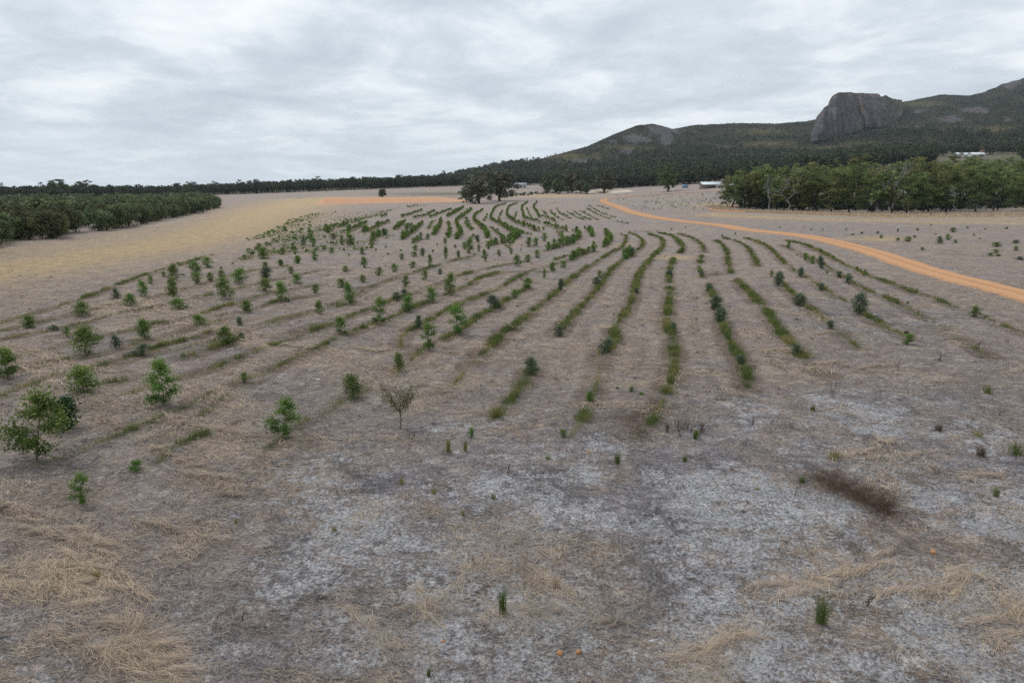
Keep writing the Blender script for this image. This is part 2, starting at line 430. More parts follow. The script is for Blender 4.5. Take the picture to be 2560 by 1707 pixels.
M_LEAF = foliage('sapling_leaf', [(0, (0.0575, 0.1035, 0.0253)), (.5, (0.1323, 0.2185, 0.0483)), (1, (0.2875, 0.368, 0.09775))], .25, .35, hue=.018)
M_BLUE = foliage('blue_leaf', [(0, (0.0648, 0.09504, 0.05616)), (.5, (0.1188, 0.1566, 0.09504)), (1, (0.216, 0.2538, 0.1674))], .2, .3, hue=.015)
M_DARK = foliage('dark_leaf', [(0, (0.0182, 0.0442, 0.0208)), (.5, (0.0338, 0.078, 0.0312)), (1, (0.078, 0.13, 0.052))], .15, .2)
M_WATTLE = foliage('wattle_leaf', [(0, (.06, .065, .012)), (.5, (.085, .095, .02)), (1, (.12, .13, .03))], .2, .1)
M_GREENBLADE = foliage('green_blade', [(0, (0.0671, 0.1037, 0.0244)), (.45, (0.122, 0.1647, 0.0427)), (.75, (0.2318, 0.2196, 0.0732)), (1, (0.4148, 0.3172, 0.1586))], .3, .0, hue=0)
M_STRAW = foliage('straw_blade', [(0, (0.168, 0.14, 0.1232)), (.4, (0.3584, 0.2912, 0.2352)), (.75, (0.56, 0.4256, 0.2912)), (1, (0.7392, 0.6048, 0.4368))], .1, .0, .8, hue=0)
M_REDSTRAW = foliage('brown_blade', [(0, (.05, .03, .023)), (.5, (.10, .065, .045)), (.8, (.16, .12, .075)), (1, (.12, .12, .05))], .1, .0, .8, hue=0)
M_THICK = foliage('thicket_leaf', [(0, (0.0575, 0.075, 0.0375)), (.4, (0.1063, 0.135, 0.06)), (.7, (0.16, 0.1875, 0.08)), (1, (0.2625, 0.2625, 0.1187))], .12, .7, hue=.035)
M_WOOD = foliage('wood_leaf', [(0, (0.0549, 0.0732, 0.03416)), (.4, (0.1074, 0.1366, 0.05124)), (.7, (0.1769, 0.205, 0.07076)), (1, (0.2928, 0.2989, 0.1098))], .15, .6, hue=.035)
M_OLIVE = foliage('olive_leaf', [(0, (0.072, 0.0792, 0.0504)), (.5, (0.126, 0.132, 0.0816)), (1, (0.312, 0.288, 0.216))], .1, .2, hue=.02)
M_FAR = foliage('far_leaf', [(0, (0.0322, 0.0437, 0.0299)), (.35, (0.0483, 0.0644, 0.0391)), (.7, (0.0736, 0.092, 0.0483)), (1, (0.1207, 0.1265, 0.07475))], 0, .0, hue=0)
M_BARK = plain('bark', (.055, .045, .038), .95, .4, 2.0)
M_STEM = plain('stem', (.13, .10, .06), .9, .3, 6.0)
M_BURNT = plain('burnt_bark', (.022, .019, .018), .95, .5, 1.5)
M_DEADWOOD = plain('dead_wood', (.27, .26, .255), .9, .25, 2.0)

# ground
def ground_material():
    m, n = material('paddock_ground')
    g = n.n('ShaderNodeNewGeometry')
    P = g.outputs['Position']
    def A(k): return n.n('ShaderNodeAttribute', attribute_name=k).outputs['Fac']
    fur = A('furrow')
    pale, tan, yel, green, red, bare = A('pale'), A('tan'), A('yellow'), A('green'), A('redbrown'), A('bare')
    # flattened fibres: warped noise squeezed along different headings
    wv = n.n('ShaderNodeTexNoise', {'Vector': P, 'Scale': 0.5, 'Detail': 3.0})
    warp = n.n('ShaderNodeVectorMath', {0: wv.outputs['Color'], 'Scale': 3.0}, operation='SCALE').outputs[0]
    Pw = n.vmath('ADD', P, warp)
    def fib(rot, sc, st):
        mp = n.n('ShaderNodeMapping', {'Vector': Pw, 'Rotation': (0, 0, radians(rot)), 'Scale': (1, st, 1)})
        return n.noise(mp.outputs[0], sc, 4, .7, .3)
    f1, f2 = fib(25, 5.0, 4.5), fib(-35, 7.0, 5.0)
    f3 = fib(5, 1.5, 3.2)
    fb = n.math('ADD', n.math('MULTIPLY', f1, .5), n.math('MULTIPLY', f2, .5))
    nb = n.noise(P, 0.9, 6, .65, .4)
    nm = n.noise(P, 0.16, 5, .6, .3)
    nf = n.noise(P, 11.0, 4, .75, .2)
    mixd = n.math('ADD', n.math('MULTIPLY', fb, .55), n.math('MULTIPLY', nf, .45))
    n25 = n.noise(Pw, 2.6, 5, .72, .8)
    n08 = n.noise(n.vmath('ADD', P, (11, 3, 0)), 0.55, 6, .7, .9)
    drv = n.math('ADD', n.math('MULTIPLY', mixd, .62), n.math('ADD', n.math('MULTIPLY', n25, .23), n.math('MULTIPLY', n08, .15)))
    litter = n.ramp(drv, [(.41, (0.07684, 0.0678, 0.07006)), (.46, (0.1695, 0.148, 0.148)), (.505, (0.2768, 0.2396, 0.2316)), (.55, (0.4294, 0.3729, 0.3526)), (.60, (0.6328, 0.565, 0.5254))])
    straw = n.ramp(drv, [(.41, (0.1207, 0.092, 0.0736)), (.46, (0.2357, 0.1805, 0.1426)), (.505, (0.3622, 0.2818, 0.2219)), (.55, (0.529, 0.4197, 0.3277)), (.60, (0.69, 0.5635, 0.437))])
    sand = n.ramp(n.math('ADD', n.math('MULTIPLY', nf, .5), n.math('ADD', n.math('MULTIPLY', fb, .3), n.math('MULTIPLY', n25, .2))), [(.41, (0.1196, 0.1168, 0.1251)), (.46, (0.2944, 0.2889, 0.3036)), (.51, (0.4784, 0.4738, 0.4876)), (.59, (0.6992, 0.6992, 0.7176))])
    yellow = n.ramp(drv, [(.41, (0.2592, 0.1782, 0.09504)), (.50, (0.486, 0.351, 0.1944)), (.59, (0.7128, 0.54, 0.3348))])
    litter = n.mix(n.math('MULTIPLY', n.rng(pale, .05, .6), .75), litter, n.mix(1.0, litter, (.86, .92, 1.04), 'MULTIPLY'))
    tmask = n.math('MULTIPLY', tan, n.rng(n.math('ADD', n.math('MULTIPLY', f3, .5), n.math('MULTIPLY', nb, .5)), .40, .58))
    c = n.mix(tmask, litter, straw)
    c = n.mix(n.math('MULTIPLY', n.rng(nm, .42, .62), .35), c, straw)
    c = n.mix(n.math('MULTIPLY', n.math('MULTIPLY', n.rng(fur, .0, .9), .9), n.rng(n25, .34, .52)), c, n.ramp(drv, [(.43, (.08, .060, .050)), (.56, (.27, .20, .155))]))
    ym = n.math('MULTIPLY', yel, n.rng(n.math('ADD', n.math('MULTIPLY', n08, .5), n.math('MULTIPLY', f3, .5)), .36, .54, .35, .95))
    c = n.mix(ym, c, yellow)
    nq = n.noise(Pw, 0.33, 6, .68, .5)
    n2m = n.noise(P, 2.2, 5, .7, .6)
    ps = n.math('ADD', n.math('ADD', n.math('MULTIPLY', nq, .45), n.math('MULTIPLY', n2m, .33)), n.math('MULTIPLY', nf, .22))
    ps = n.math('ADD', ps, n.math('MULTIPLY', n.math('SUBTRACT', pale, .72), .12))
    pm = n.math('MULTIPLY', n.math('MULTIPLY', n.rng(ps, .472, .575), .95), n.rng(pale, .02, .15))
    dk = n.noise(n.vmath('ADD', P, (31, 7, 0)), 0.45, 6, .7, .8)
    c = n.mix(n.math('MULTIPLY', n.rng(dk, .50, .62), n.math('MULTIPLY', n.rng(pale, .0, .5), .6)), c, n.mix(mixd, (.035, .034, .036), (.20, .19, .19)))
    c = n.mix(pm, c, sand)
    c = n.mix(n.math('MULTIPLY', red, n.rng(nb, .3, .55)), c, n.ramp(fb, [(.35, (.045, .028, .02)), (.6, (.13, .085, .06))]))
    c = n.mix(n.math('MULTIPLY', green, n.rng(nb, .3, .6, .4, 1)), c, n.ramp(fb, [(.35, (.03, .04, .014)), (.65, (.085, .10, .035))]))
    c = n.mix(bare, c, n.ramp(nb, [(.3, (.36, .30, .23)), (.7, (.50, .44, .37))]))
    hgt = n.math('ADD', n.math('MULTIPLY', fb, .6), n.math('ADD', n.math('MULTIPLY', nf, .5), n.math('MULTIPLY', n25, .9)))
    finish(n, c, .95, bump=hgt, bstr=1.0, bdist=.22, spec=.08)
    return m
M_GROUND = ground_material()

# ------------------------------------------------------------------ ground sheet
def build_ground():
    a1 = np.radians(np.linspace(-47, 47, 680))
    a0 = np.radians(np.linspace(-180, -49, 60))
    a2 = np.radians(np.linspace(49, 180, 60))[:-1]
    ang = np.concatenate([a0, a1, a2])
    r = [3.0]
    while r[-1] < 4900:
        r.append(r[-1] + max(0.10, r[-1] * (0.0062 if r[-1] < 150 else (.011 if r[-1] < 1000 else .05))))
    r = np.array(r)
    R, Aa = np.meshgrid(r, ang, indexing='ij')
    x, y = R * np.sin(Aa), R * np.cos(Aa)
    nr, na = R.shape
    x, y = x.ravel(), y.ravel()
    z = T(x, y) + micro(x, y)
    yp = np.maximum(y, .1)
    rowd = np.full(x.shape, 99.)
    near = (np.hypot(x, y) < 260) & (y > 0)
    for L, d in STRIP_W:
        rowd[near] = np.minimum(rowd[near], dist_line(x[near], y[near], L, 3) / max(.6, min(1, d)))
    fard = np.full(x.shape, 99.)
    m2 = (y > 60) & (y < 700) & (np.abs(x) < 300)
    for L in HEDGE_W + FAINT_W:
        fard[m2] = np.minimum(fard[m2], dist_line(x[m2], y[m2], L, 4))
    furd = np.full(x.shape, 99.)
    for L in GUIDE_W + [q for q, _ in STRIP_W] + HEDGE_W + FAINT_W[:30]:
        furd[near] = np.minimum(furd[near], dist_line(x[near], y[near], L, 3))
    fw = furd + .12 * fbm(x / 1.3, y / 1.3, 2)
    furrow = np.exp(-((fw - .55) / .38) ** 2) + .45 * np.exp(-((fw - 1.9) / .2) ** 2) + .5 * np.exp(-(fw / .35) ** 2)
    furrow *= (1 - .8 * sst(-y, -38, -27)) * (.35 + .65 * sst(fbm(x / 3 + 7, y / 3, 3), -.3, .3))
    z = z + 0.05 * np.exp(-((furd - 1.1) / .28) ** 2) * (np.hypot(x, y) < 110)
    z = z + 0.07 * np.exp(-(rowd / .45) ** 2) - 0.03 * np.exp(-((rowd - .9) / .3) ** 2)
    px, py = proj(x, yp, z)
    ok = y > 5
    px, py = np.where(ok, px, -999), np.where(ok, py, -999)
    n1, n2 = fbm(x / 14, y / 14, 4), fbm(x / 4 + 40, y / 4, 4)
    # pale ashy sand: strongest in the foreground and on the right
    b1 = np.exp(-(((px - 1420) / 520) ** 2 + ((py - 1260) / 150) ** 2)) + np.exp(-(((px - 1950) / 420) ** 2 + ((py - 1250) / 190) ** 2))
    b2 = np.exp(-(((px - 2250) / 420) ** 2 + ((py - 1040) / 70) ** 2)) * .8 + .9 * np.exp(-(((px - 1900) / 500) ** 2 + ((py - 1560) / 160) ** 2))
    b3 = .5 * np.exp(-(((px - 820) / 420) ** 2 + ((py - 1180) / 120) ** 2)) + .55 * np.exp(-(((px - 700) / 500) ** 2 + ((py - 1450) / 170) ** 2)) + .35 * np.exp(-(((px - 800) / 150) ** 2 + ((py - 940) / 30) ** 2))
    b4 = .6 * np.exp(-(((px - 2200) / 300) ** 2 + ((py - 800) / 60) ** 2))
    wide = .66 * sst(py, 960, 1150) * sst(px + (py - 1000) * .35, 350, 1150) + .22 * sst(py, 1300, 1500)
    pale = np.clip(np.maximum(np.minimum(.8 * (b1 + b2 + b3 + b4), .86), wide) + .30 * n2 * (wide > .1), 0, 1)
    pale = np.where(y < 6, .5, pale)
    tan = np.clip(sst(n1 * .7 + n2 * .8, -.35, .5) + .45 * np.exp(-((py - 780) / 230) ** 2), 0, 1)
    dg = (x * .62 + y * .78)                                      # straw ridges run along the rows on the left
    ridge = fbm(dg / 3.2, (x * .78 - y * .62) / 16, 3)
    lft = sst(-x, -2, 14)
    tan = np.clip(tan + lft * sst(ridge, .0, .5) * .8, 0, 1)
    z = z + .13 * lft * sst(ridge, .05, .5) * (y < 90)
    YL = G(np.array([800, 700, 640, 560, 420, 200, 0, -300]), np.array([497, 520, 545, 575, 608, 645, 675, 720]))
    yw = dist_line(x, y, smooth_line(YL, 3))
    yel = np.exp(-(yw / (8 + y * .055)) ** 2) * (y > 20)
    yel = np.maximum(yel, .5 * np.exp(-(dist_line(x, y, smooth_line(G(np.array([0, 200, 420, 560]), np.array([640, 610, 575, 545])), 3)) / (6 + y * .03)) ** 2))
    tc_ = dist_line(x, y, TRACK_C, 2)
    yel = np.maximum(yel, .8 * np.exp(-((tc_ - 9) / 6) ** 2) * (y > 100))
    for (bx, by, sx, sy) in [(1560, 612, 22, 4), (1690, 643, 60, 5), (2200, 597, 90, 6), (1790, 512, 60, 4), (1380, 470 + 20, 110, 4)]:
        yel = np.maximum(yel, .9 * np.exp(-(((px - bx) / sx) ** 2 + ((py - by) / sy) ** 2)))
    green = np.maximum(.8 * np.exp(-(rowd / .30) ** 2), .3 * np.exp(-(fard / .4) ** 2))
    green = np.maximum(green, .38 * np.exp(-(fw / .32) ** 2) * sst(fbm(x / 2 + 50, y / 2, 3), -.35, .2) * (np.hypot(x, y) > 26))
    vin = (px > 2230) & (y > 430) & (y < 800)
    green = np.where(vin, .9, green)
    green = np.maximum(green, .5 * sst(n2, .1, .5) * np.exp(-(((px - 2400) / 260) ** 2 + ((py - 632) / 14) ** 2)))
    green = np.maximum(green, .7 * np.exp(-(((px - 1120) / 150) ** 2 + ((py - 485) / 4) ** 2)))
    green = np.where((y > 880) | ((y > 700) & (px > 1420)), .8, green)
    wx, wy = px + 26 * fbm(x * 1.1, y * 1.1, 3), py + 16 * fbm(x * 1.1 + 9, y * 1.1, 3)
    def sl(cx, cy, a, bb, th):
        dx, dy_ = wx - cx, wy - cy
        return np.exp(-(((dx * cos(th) + dy_ * sin(th)) / a) ** 2 + ((-dx * sin(th) + dy_ * cos(th)) / bb) ** 2))
    rb = .62 * (sl(2085, 1206, 84, 34, .3) + .5 * sl(2150, 1238, 90, 20, .4) + sl(2200, 1262, 72, 34, .35))
    rb = rb + .5 * np.exp(-(((px - 1600) / 60) ** 2 + ((py - 1040) / 45) ** 2)) + .7 * np.exp(-(((px - 1785) / 26) ** 2 + ((py - 686) / 5) ** 2)) + .35 * np.exp(-(((px - 1560) / 140) ** 2 + ((py - 1050) / 30) ** 2))
    bare = np.exp(-(tc_ / 1.6) ** 2) * .7 + .6 * np.exp(-((((px - 400) / 60) ** 2 + ((py - (561 - (px - 400) * .16)) / 2.5) ** 2)))
    pale = pale * (1 - .9 * np.clip(rb, 0, 1))
    i = np.arange((nr - 1) * na)
    rr, cc = i // na, i % na
    c2 = (cc + 1) % na
    F = np.stack([rr * na + cc, rr * na + c2, (rr + 1) * na + c2, (rr + 1) * na + cc], 1)
    V = np.stack([x, y, z], 1)
    # close the hole under the camera
    V = np.vstack([V, [[0, 0, 0]]])
    cidx = len(V) - 1
    j = np.arange(na)
    Tt = np.stack([np.full(na, cidx), (j + 1) % na, j], 1)
    ex = lambda q: np.append(np.clip(q, 0, 1), 0)
    me = mesh('ground', V, [F, Tt], M_GROUND, smooth=True, attrs={'pale': ex(pale), 'tan': ex(tan), 'yellow': ex(yel), 'green': ex(green), 'redbrown': ex(rb), 'bare': ex(bare), 'furrow': ex(furrow)})
    tag(obj('ground', me), 'dry paddock of matted straw and pale sand reaching the horizon', 'ground', kind='structure')
build_ground()

# ------------------------------------------------------------------ road and tracks
def road_material(name, a, b, cdark):
    m, n = material(name)
    g = n.n('ShaderNodeNewGeometry')
    at = n.n('ShaderNodeAttribute', attribute_name='across').outputs['Fac']
    n1 = n.noise(g.outputs['Position'], 1.3, 6, .7)
    n2 = n.noise(g.outputs['Position'], 12, 3, .7)
    c = n.mix(n1, a, b)
    ru = n.math('ABSOLUTE', n.math('SUBTRACT', n.math('ABSOLUTE', at, 0), .42))
    c = n.mix(n.rng(n.math('ADD', ru, n.math('MULTIPLY', n.math('SUBTRACT', n1, .5), .18)), .0, .16, .5, 0), c, b)
    mid = n.math('ADD', n.math('ABSOLUTE', at, 0), n.math('MULTIPLY', n.math('SUBTRACT', n1, .5), .3))
    c = n.mix(n.rng(mid, .0, .15, .75, 0), c, cdark)
    c = n.mix(n.rng(n.math('ADD', n.math('ABSOLUTE', at, 0), n.math('MULTIPLY', n.math('SUBTRACT', n1, .5), .9)), .72, 1.0, 0, .85), c, (.26, .18, .12))
    c = n.mix(n.math('MULTIPLY', n2, .4), c, tuple(v * .8 for v in a))
    finish(n, c, .95, bump=n2, bstr=.5, bdist=.03, spec=.08)
    return m
M_ROAD = road_material('orange_gravel', (.48, .25, .125), (.57, .335, .19), (.33, .17, .09))
M_TRACK = road_material('pale_gravel', (.50, .27, .15), (.55, .33, .2), (.42, .27, .17))

def ribbon(name, L, hw, mat, lift, label, cat='road', nacross=9):
    t = np.gradient(L, axis=0)
    t /= np.linalg.norm(t, axis=1)[:, None] + 1e-9
    nrm = np.stack([-t[:, 1], t[:, 0]], 1)
    hw = np.broadcast_to(hw, len(L))
    s = np.linspace(-1, 1, nacross)
    jit = 1 + .14 * fbm(np.arange(len(L)) / 3.0, np.zeros(len(L)) + 3, 3)
    P = L[:, None, :] + nrm[:, None, :] * (s[None, :, None] * (hw * jit)[:, None, None])
    x, y = P[..., 0].ravel(), P[..., 1].ravel()
    dist = np.hypot(x, y)
    sa = np.tile(s, len(L))
    z = T(x, y) + micro(x, y) + lift + .0003 * dist + .07 * (1 - sa ** 4) - .03 * np.exp(-((np.abs(sa) - .42) / .12) ** 2) - (np.abs(sa) > .99) * .10
    n = len(L)
    i, j = np.meshgrid(np.arange(n - 1), np.arange(nacross - 1), indexing='ij')
    i, j = i.ravel(), j.ravel()
    F = np.stack([i * nacross + j, i * nacross + j + 1, (i + 1) * nacross + j + 1, (i + 1) * nacross + j], 1)
    me = mesh(name, np.stack([x, y, z], 1), F, mat, smooth=True, attrs={'across': sa})
    return tag(obj(name, me), label, cat, kind='structure')
ribbon('road', ROAD, ROAD_HW, M_ROAD, .05, 'orange gravel road curving through the paddock', nacross=17)
ribbon('path', TRACK_A, 1.6, M_TRACK, .12, 'thin pale orange track branching off towards the open shed', 'track')
ribbon('path', TRACK_B, 1.3, M_TRACK, .09, 'small orange track looping round the left end of the wood', 'track')

# ------------------------------------------------------------------ mountain
SKY = np.array([(940, 428), (1000, 414), (1060, 399), (1150, 381), (1250, 363), (1350, 336), (1420, 304), (1460, 289), (1500, 284), (1520, 289), (1545, 297), (1600, 287), (1700, 283), (1780, 284), (1850, 279), (1885, 272),
                (1930, 262), (2060, 236), (2100, 230), (2160, 218), (2230, 219), (2262, 211), (2290, 200), (2302, 192), (2320, 188), (2352, 179), (2420, 168), (2520, 172), (2700, 215), (3000, 300)], float) * 1.0884
_ku, _ke = ray(SKY[:, 0], SKY[:, 1])
Y0 = 960.0
def yr(u): return np.interp(u, [-.25, .05, .2, .5, 1.2], [1500, 1900, 2300, 2600, 2700])
def mountain_point(u, t):
    er = np.interp(u, _ku, _ke)
    ef = (T(u * Y0, np.full(np.shape(u), Y0)) - CAM_Z - 2) / Y0
    er = np.maximum(er, ef - .002)
    tt = np.clip(t, 0, 1)
    # a fore-spur: lower slopes rise slowly on the right, then steepen to the crest
    g = tt ** .95 * (.55 + .45 * tt) * .9 + .1 * sst(tt, 0, .35)
    e = ef + (er - ef) * g
    y = Y0 + (yr(u) - Y0) * t
    z = CAM_Z + e * y
    x = u * y
    rel = 20 * fbm(x / 330, y / 330, 4) + 26 * (fbm(x / 190 + 9, y / 700, 3))
    z = z + rel * np.sin(pi * tt) ** .7 * sst((er - ef), .0, .08)
    z = z + 5.0 * fbm(x / 28, y / 28 + 4, 3) * sst(er - ef, .03, .12) * sst(tt, .75, 1)
    z = z - np.maximum(t - 1, 0) * (yr(u) - Y0) * .22
    return x, y, z

ROCKS = [  # bare rock in photo pixels: x, y, rx, ry, strength
    (1655, 325, 46, 17, 1.0), (1590, 345, 40, 12, .8), (1665, 345, 20, 24, .9), (1570, 380, 22, 9, .7), (1455, 402, 34, 6, .9), (1530, 353, 22, 5, .6), (2185, 285, 46, 24, .7), (2222, 305, 20, 10, 1.4),
    (2440, 275, 42, 10, .9), (2375, 298, 40, 10, .8), (2300, 278, 30, 9, .5), (2520, 205, 36, 20, .9), (2360, 325, 30, 14, .35), (2500, 300, 40, 12, .3), (1810, 368, 24, 5, .6), (2275, 320, 28, 5, .5), (2210, 243, 10, 8, 1.0), (1640, 300, 30, 8, .8)]
HEATH = [(1420, 392, 90, 12), (1650, 405, 120, 11), (2080, 372, 120, 9), (1560, 370, 60, 7), (2180, 362, 90, 6), (1930, 360, 70, 6), (1900, 330, 70, 9), (2480, 322, 90, 7), (2300, 260, 60, 6)]
FIELDS = [(1290, 430, 36, 6), (1405, 437, 24, 4), (1290, 452, 20, 4)]
def blobs(px, py, L, wob):
    m = np.zeros(px.shape)
    for b in L:
        s = b[4] if len(b) > 4 else 1
        q = ((px - b[0]) / b[2]) ** 2 + ((py - b[1]) / b[3]) ** 2
        m = np.maximum(m, s * np.exp(-q * (1 + .8 * wob)))
    return m

def mountain_material():
    m, n = material('hillside')
    g = n.n('ShaderNodeNewGeometry')
    P = g.outputs['Position']
    rk = n.n('ShaderNodeAttribute', attribute_name='rock').outputs['Fac']
    he = n.n('ShaderNodeAttribute', attribute_name='heath').outputs['Fac']
    n1, n2, n3 = n.noise(P, .012, 5, .6), n.noise(P, .06, 6, .7, .3), n.noise(P, .3, 4, .7)
    veg = n.ramp(n.math('ADD', n.math('MULTIPLY', n1, .5), n.math('MULTIPLY', n3, .5)), [(.38, (.014, .019, .013)), (.48, (.026, .032, .020)), (.56, (.046, .048, .028)), (.64, (.075, .06, .040))])
    veg = n.mix(n.math('MULTIPLY', he, n.rng(n2, .35, .6)), veg, n.ramp(n3, [(.35, (.095, .088, .034)), (.65, (.19, .15, .075))]))
    rock = n.ramp(n.math('ADD', n.math('MULTIPLY', n2, .6), n.math('MULTIPLY', n3, .4)), [(.35, (.06, .053, .054)), (.5, (.105, .094, .098)), (.65, (.19, .175, .18)), (.75, (.27, .25, .25))])
    c = n.mix(n.rng(n.math('ADD', rk, n.math('MULTIPLY', n.math('SUBTRACT', n2, .5), 1.4)), .38, .60), veg, rock)
    finish(n, c, .95, bump=n.math('ADD', n2, n3), bstr=1, bdist=6, spec=.05)
    return m
M_HILL = mountain_material()

def build_mountain():
    us = np.linspace(-.26, 1.15, 560)
    ts = np.concatenate([np.linspace(0, 1, 230), np.linspace(1, 2.2, 26)[1:]])
    U, Tt = np.meshgrid(us, ts, indexing='ij')
    x, y, z = mountain_point(U.ravel(), Tt.ravel())
    edge = (Tt.ravel() <= 0) | (U.ravel() <= us[0] + 1e-6) | (U.ravel() >= us[-1] - 1e-6)
    z = np.where(edge, z - 12, z)
    px, py = proj(x, y, z)
    wob = fbm(px / 22, py / 9, 4)
    rock = blobs(px, py, ROCKS, wob) + .45 * sst(fbm(px / 26, py / 7, 4), .28, .6) * sst(py, 400, 330)
    heath = blobs(px, py, HEATH, wob) + .9 * blobs(px, py, FIELDS, 0)
    nu, nt = U.shape
    i, j = np.meshgrid(np.arange(nu - 1), np.arange(nt - 1), indexing='ij')
    i, j = i.ravel(), j.ravel()
    F = np.stack([i * nt + j, (i + 1) * nt + j, (i + 1) * nt + j + 1, i * nt + j + 1], 1)
    me = mesh('mountain', np.stack([x, y, z], 1), F, M_HILL, smooth=True, attrs={'rock': rock, 'heath': heath})
    tag(obj('mountain', me), 'long wooded granite mountain rising behind the fields', 'mountain', kind='structure')
build_mountain()

def mountain_depth(px, py):
    """depth of the slope under a photo pixel"""
    u, e = ray(px, py)
    ts = np.linspace(0, 1.3, 260)
    U = np.broadcast_to(np.atleast_1d(u)[:, None], (np.size(u), len(ts)))
    x, y, z = mountain_point(U, np.broadcast_to(ts, U.shape))
    ee = (z - CAM_Z) / y
    hit = ee >= np.atleast_1d(e)[:, None]
    k = np.where(hit.any(1), hit.argmax(1), len(ts) - 1)
    return y[np.arange(len(k)), k]

def build_cliff():
    m, n = material('granite_face')
    g = n.n('ShaderNodeNewGeometry')
    P = g.outputs['Position']
    st = n.n('ShaderNodeMapping', {'Vector': P, 'Scale': (1, 1, .16)}).outputs[0]
    a, b, c0 = n.noise(st, .05, 6, .65, .5), n.noise(P, .02, 5, .6, .8), n.noise(P, .25, 4, .7)
    c = n.ramp(n.math('ADD', n.math('MULTIPLY', a, .45), n.math('ADD', n.math('MULTIPLY', b, .35), n.math('MULTIPLY', c0, .2))),
               [(.38, (.030, .031, .036)), (.46, (.062, .061, .068)), (.52, (.092, .089, .098)), (.58, (.13, .125, .133)), (.66, (.21, .20, .205))])
    rust = n.n('ShaderNodeAttribute', attribute_name='rust').outputs['Fac']
    c = n.mix(n.math('MULTIPLY', rust, n.rng(a, .42, .58)), c, (.17, .10, .065))
    sh = n.n('ShaderNodeAttribute', attribute_name='scrub').outputs['Fac']
    c = n.mix(n.math('MULTIPLY', sh, n.rng(c0, .35, .55)), c, (.04, .045, .026))
    finish(n, c, .9, bump=n.math('ADD', a, n.math('MULTIPLY', c0, .5)), bstr=1.0, bdist=7, spec=.1)
    top = np.array([(560, 600), (585, 520), (610, 445), (650, 400), (675, 365), (705, 345), (715, 315), (735, 280), (760, 258), (800, 240), (850, 240), (900, 237), (930, 246), (1000, 245), (1060, 250), (1120, 248), (1138, 256), (1150, 274), (1170, 270), (1182, 262), (1200, 263), (1210, 276), (1240, 288), (1290, 298), (1330, 304)], float)
    bot = np.array([(560, 640), (700, 620), (850, 585), (960, 550), (1060, 510), (1140, 520), (1230, 500), (1330, 420)], float)
    xs = np.linspace(562, 1328, 300)
    tp, bt = np.interp(xs, top[:, 0], top[:, 1]), np.interp(xs, bot[:, 0], bot[:, 1]) + 14
    pxs = 1860 + xs / 3.36
    tp = tp + (3.0 * fbm(xs / 30, xs * 0 + 2, 4) + 5 * fbm(xs / 12, xs * 0 + 9, 3) * (xs > 1140)) * sst(xs, 640, 700)
    yb = mountain_depth(pxs, 160 + bt / 3.36) - 25
    k = np.ones(31) / 31
    yb = np.convolve(np.pad(yb, 15, mode='edge'), k, 'valid')
    vs = np.linspace(0, 1, 120)
    X, Y, Z, RU, SC = [], [], [], [], []
    for i in range(len(xs)):
        py = 160 + (bt[i] + (tp[i] - bt[i]) * vs) / 3.36
        u, e = ray(pxs[i], py)
        s = (xs[i] - 562) / 766
        # rounded buttress, a deep gully two thirds along, broken wall to the right
        bul = 70 * np.sqrt(np.clip(1 - ((xs[i] - 800) / 250) ** 2, 0, 1)) + 45 * np.exp(-((xs[i] - 1060) / 78) ** 2)
        gully = 34 * np.exp(-((xs[i] - (930 + 75 * (1 - vs))) / 24) ** 2)
        d = yb[i] + 130 * vs ** 2.4 + 30 * vs - bul * (1 - .25 * vs) + gully
        q = np.full_like(vs, xs[i])
        d = d + 14 * fbm(q / 45, vs * 2.6, 3) + 6 * fbm(q / 13, vs * 7, 4) + 7 * np.abs(fbm(q / 22 + 50, vs * 1.5, 2))
        X.append(u * d); Y.append(d); Z.append(CAM_Z + e * d)
        RU.append(np.clip(1.1 * np.exp(-((xs[i] - (985 + 20 * (1 - vs))) / 26) ** 2) + .8 * np.exp(-((vs - .97) / .05) ** 2) + .4 * (xs[i] > 1150), 0, 1))
        SC.append(np.clip(.9 * np.exp(-((vs - 1) / .02) ** 2) + .8 * np.exp(-((xs[i] - (950 + 45 * (1 - vs))) / 12) ** 2) * (vs > .45) + .7 * np.exp(-(vs / .08) ** 2) + sst(xs[i], 1130, 1200) * sst(vs, .25, .5) + .5 * sst(fbm(q / 30 + 4, vs * 5, 3), .15, .5), 0, 1))
    X, Y, Z, RU, SC = map(np.array, (X, Y, Z, RU, SC))
    # carry the top back and down so that the block has a real depth
    back = [(30, -2), (90, -14), (200, -60), (330, -150)]
    for dy, dz in back:
        X = np.hstack([X, (X[:, 119:120] * (1 + dy / Y[:, 119:120]))]); Y = np.hstack([Y, Y[:, 119:120] + dy]); Z = np.hstack([Z, Z[:, 119:120] + dz])
        RU = np.hstack([RU, RU[:, :1] * 0]); SC = np.hstack([SC, RU[:, :1] * 0 + 1])
    nu, nt = X.shape
    i, j = np.meshgrid(np.arange(nu - 1), np.arange(nt - 1), indexing='ij')
    i, j = i.ravel(), j.ravel()
    F = np.stack([i * nt + j, (i + 1) * nt + j, (i + 1) * nt + j + 1, i * nt + j + 1], 1)
    me = mesh('cliff', np.stack([X.ravel(), Y.ravel(), Z.ravel()], 1), F, m, smooth=True, attrs={'rust': RU.ravel(), 'scrub': SC.ravel()})
    tag(obj('cliff', me), 'bare grey granite dome and cliff standing on the mountain crest', 'cliff', kind='structure')
build_cliff()

# ------------------------------------------------------------------ leaves, twigs, blades
def rdir(n, r, up=0.0):
    v = r.normal(size=(n, 3))
    v[:, 2] += up
    return v / (np.linalg.norm(v, axis=1)[:, None] + 1e-9)

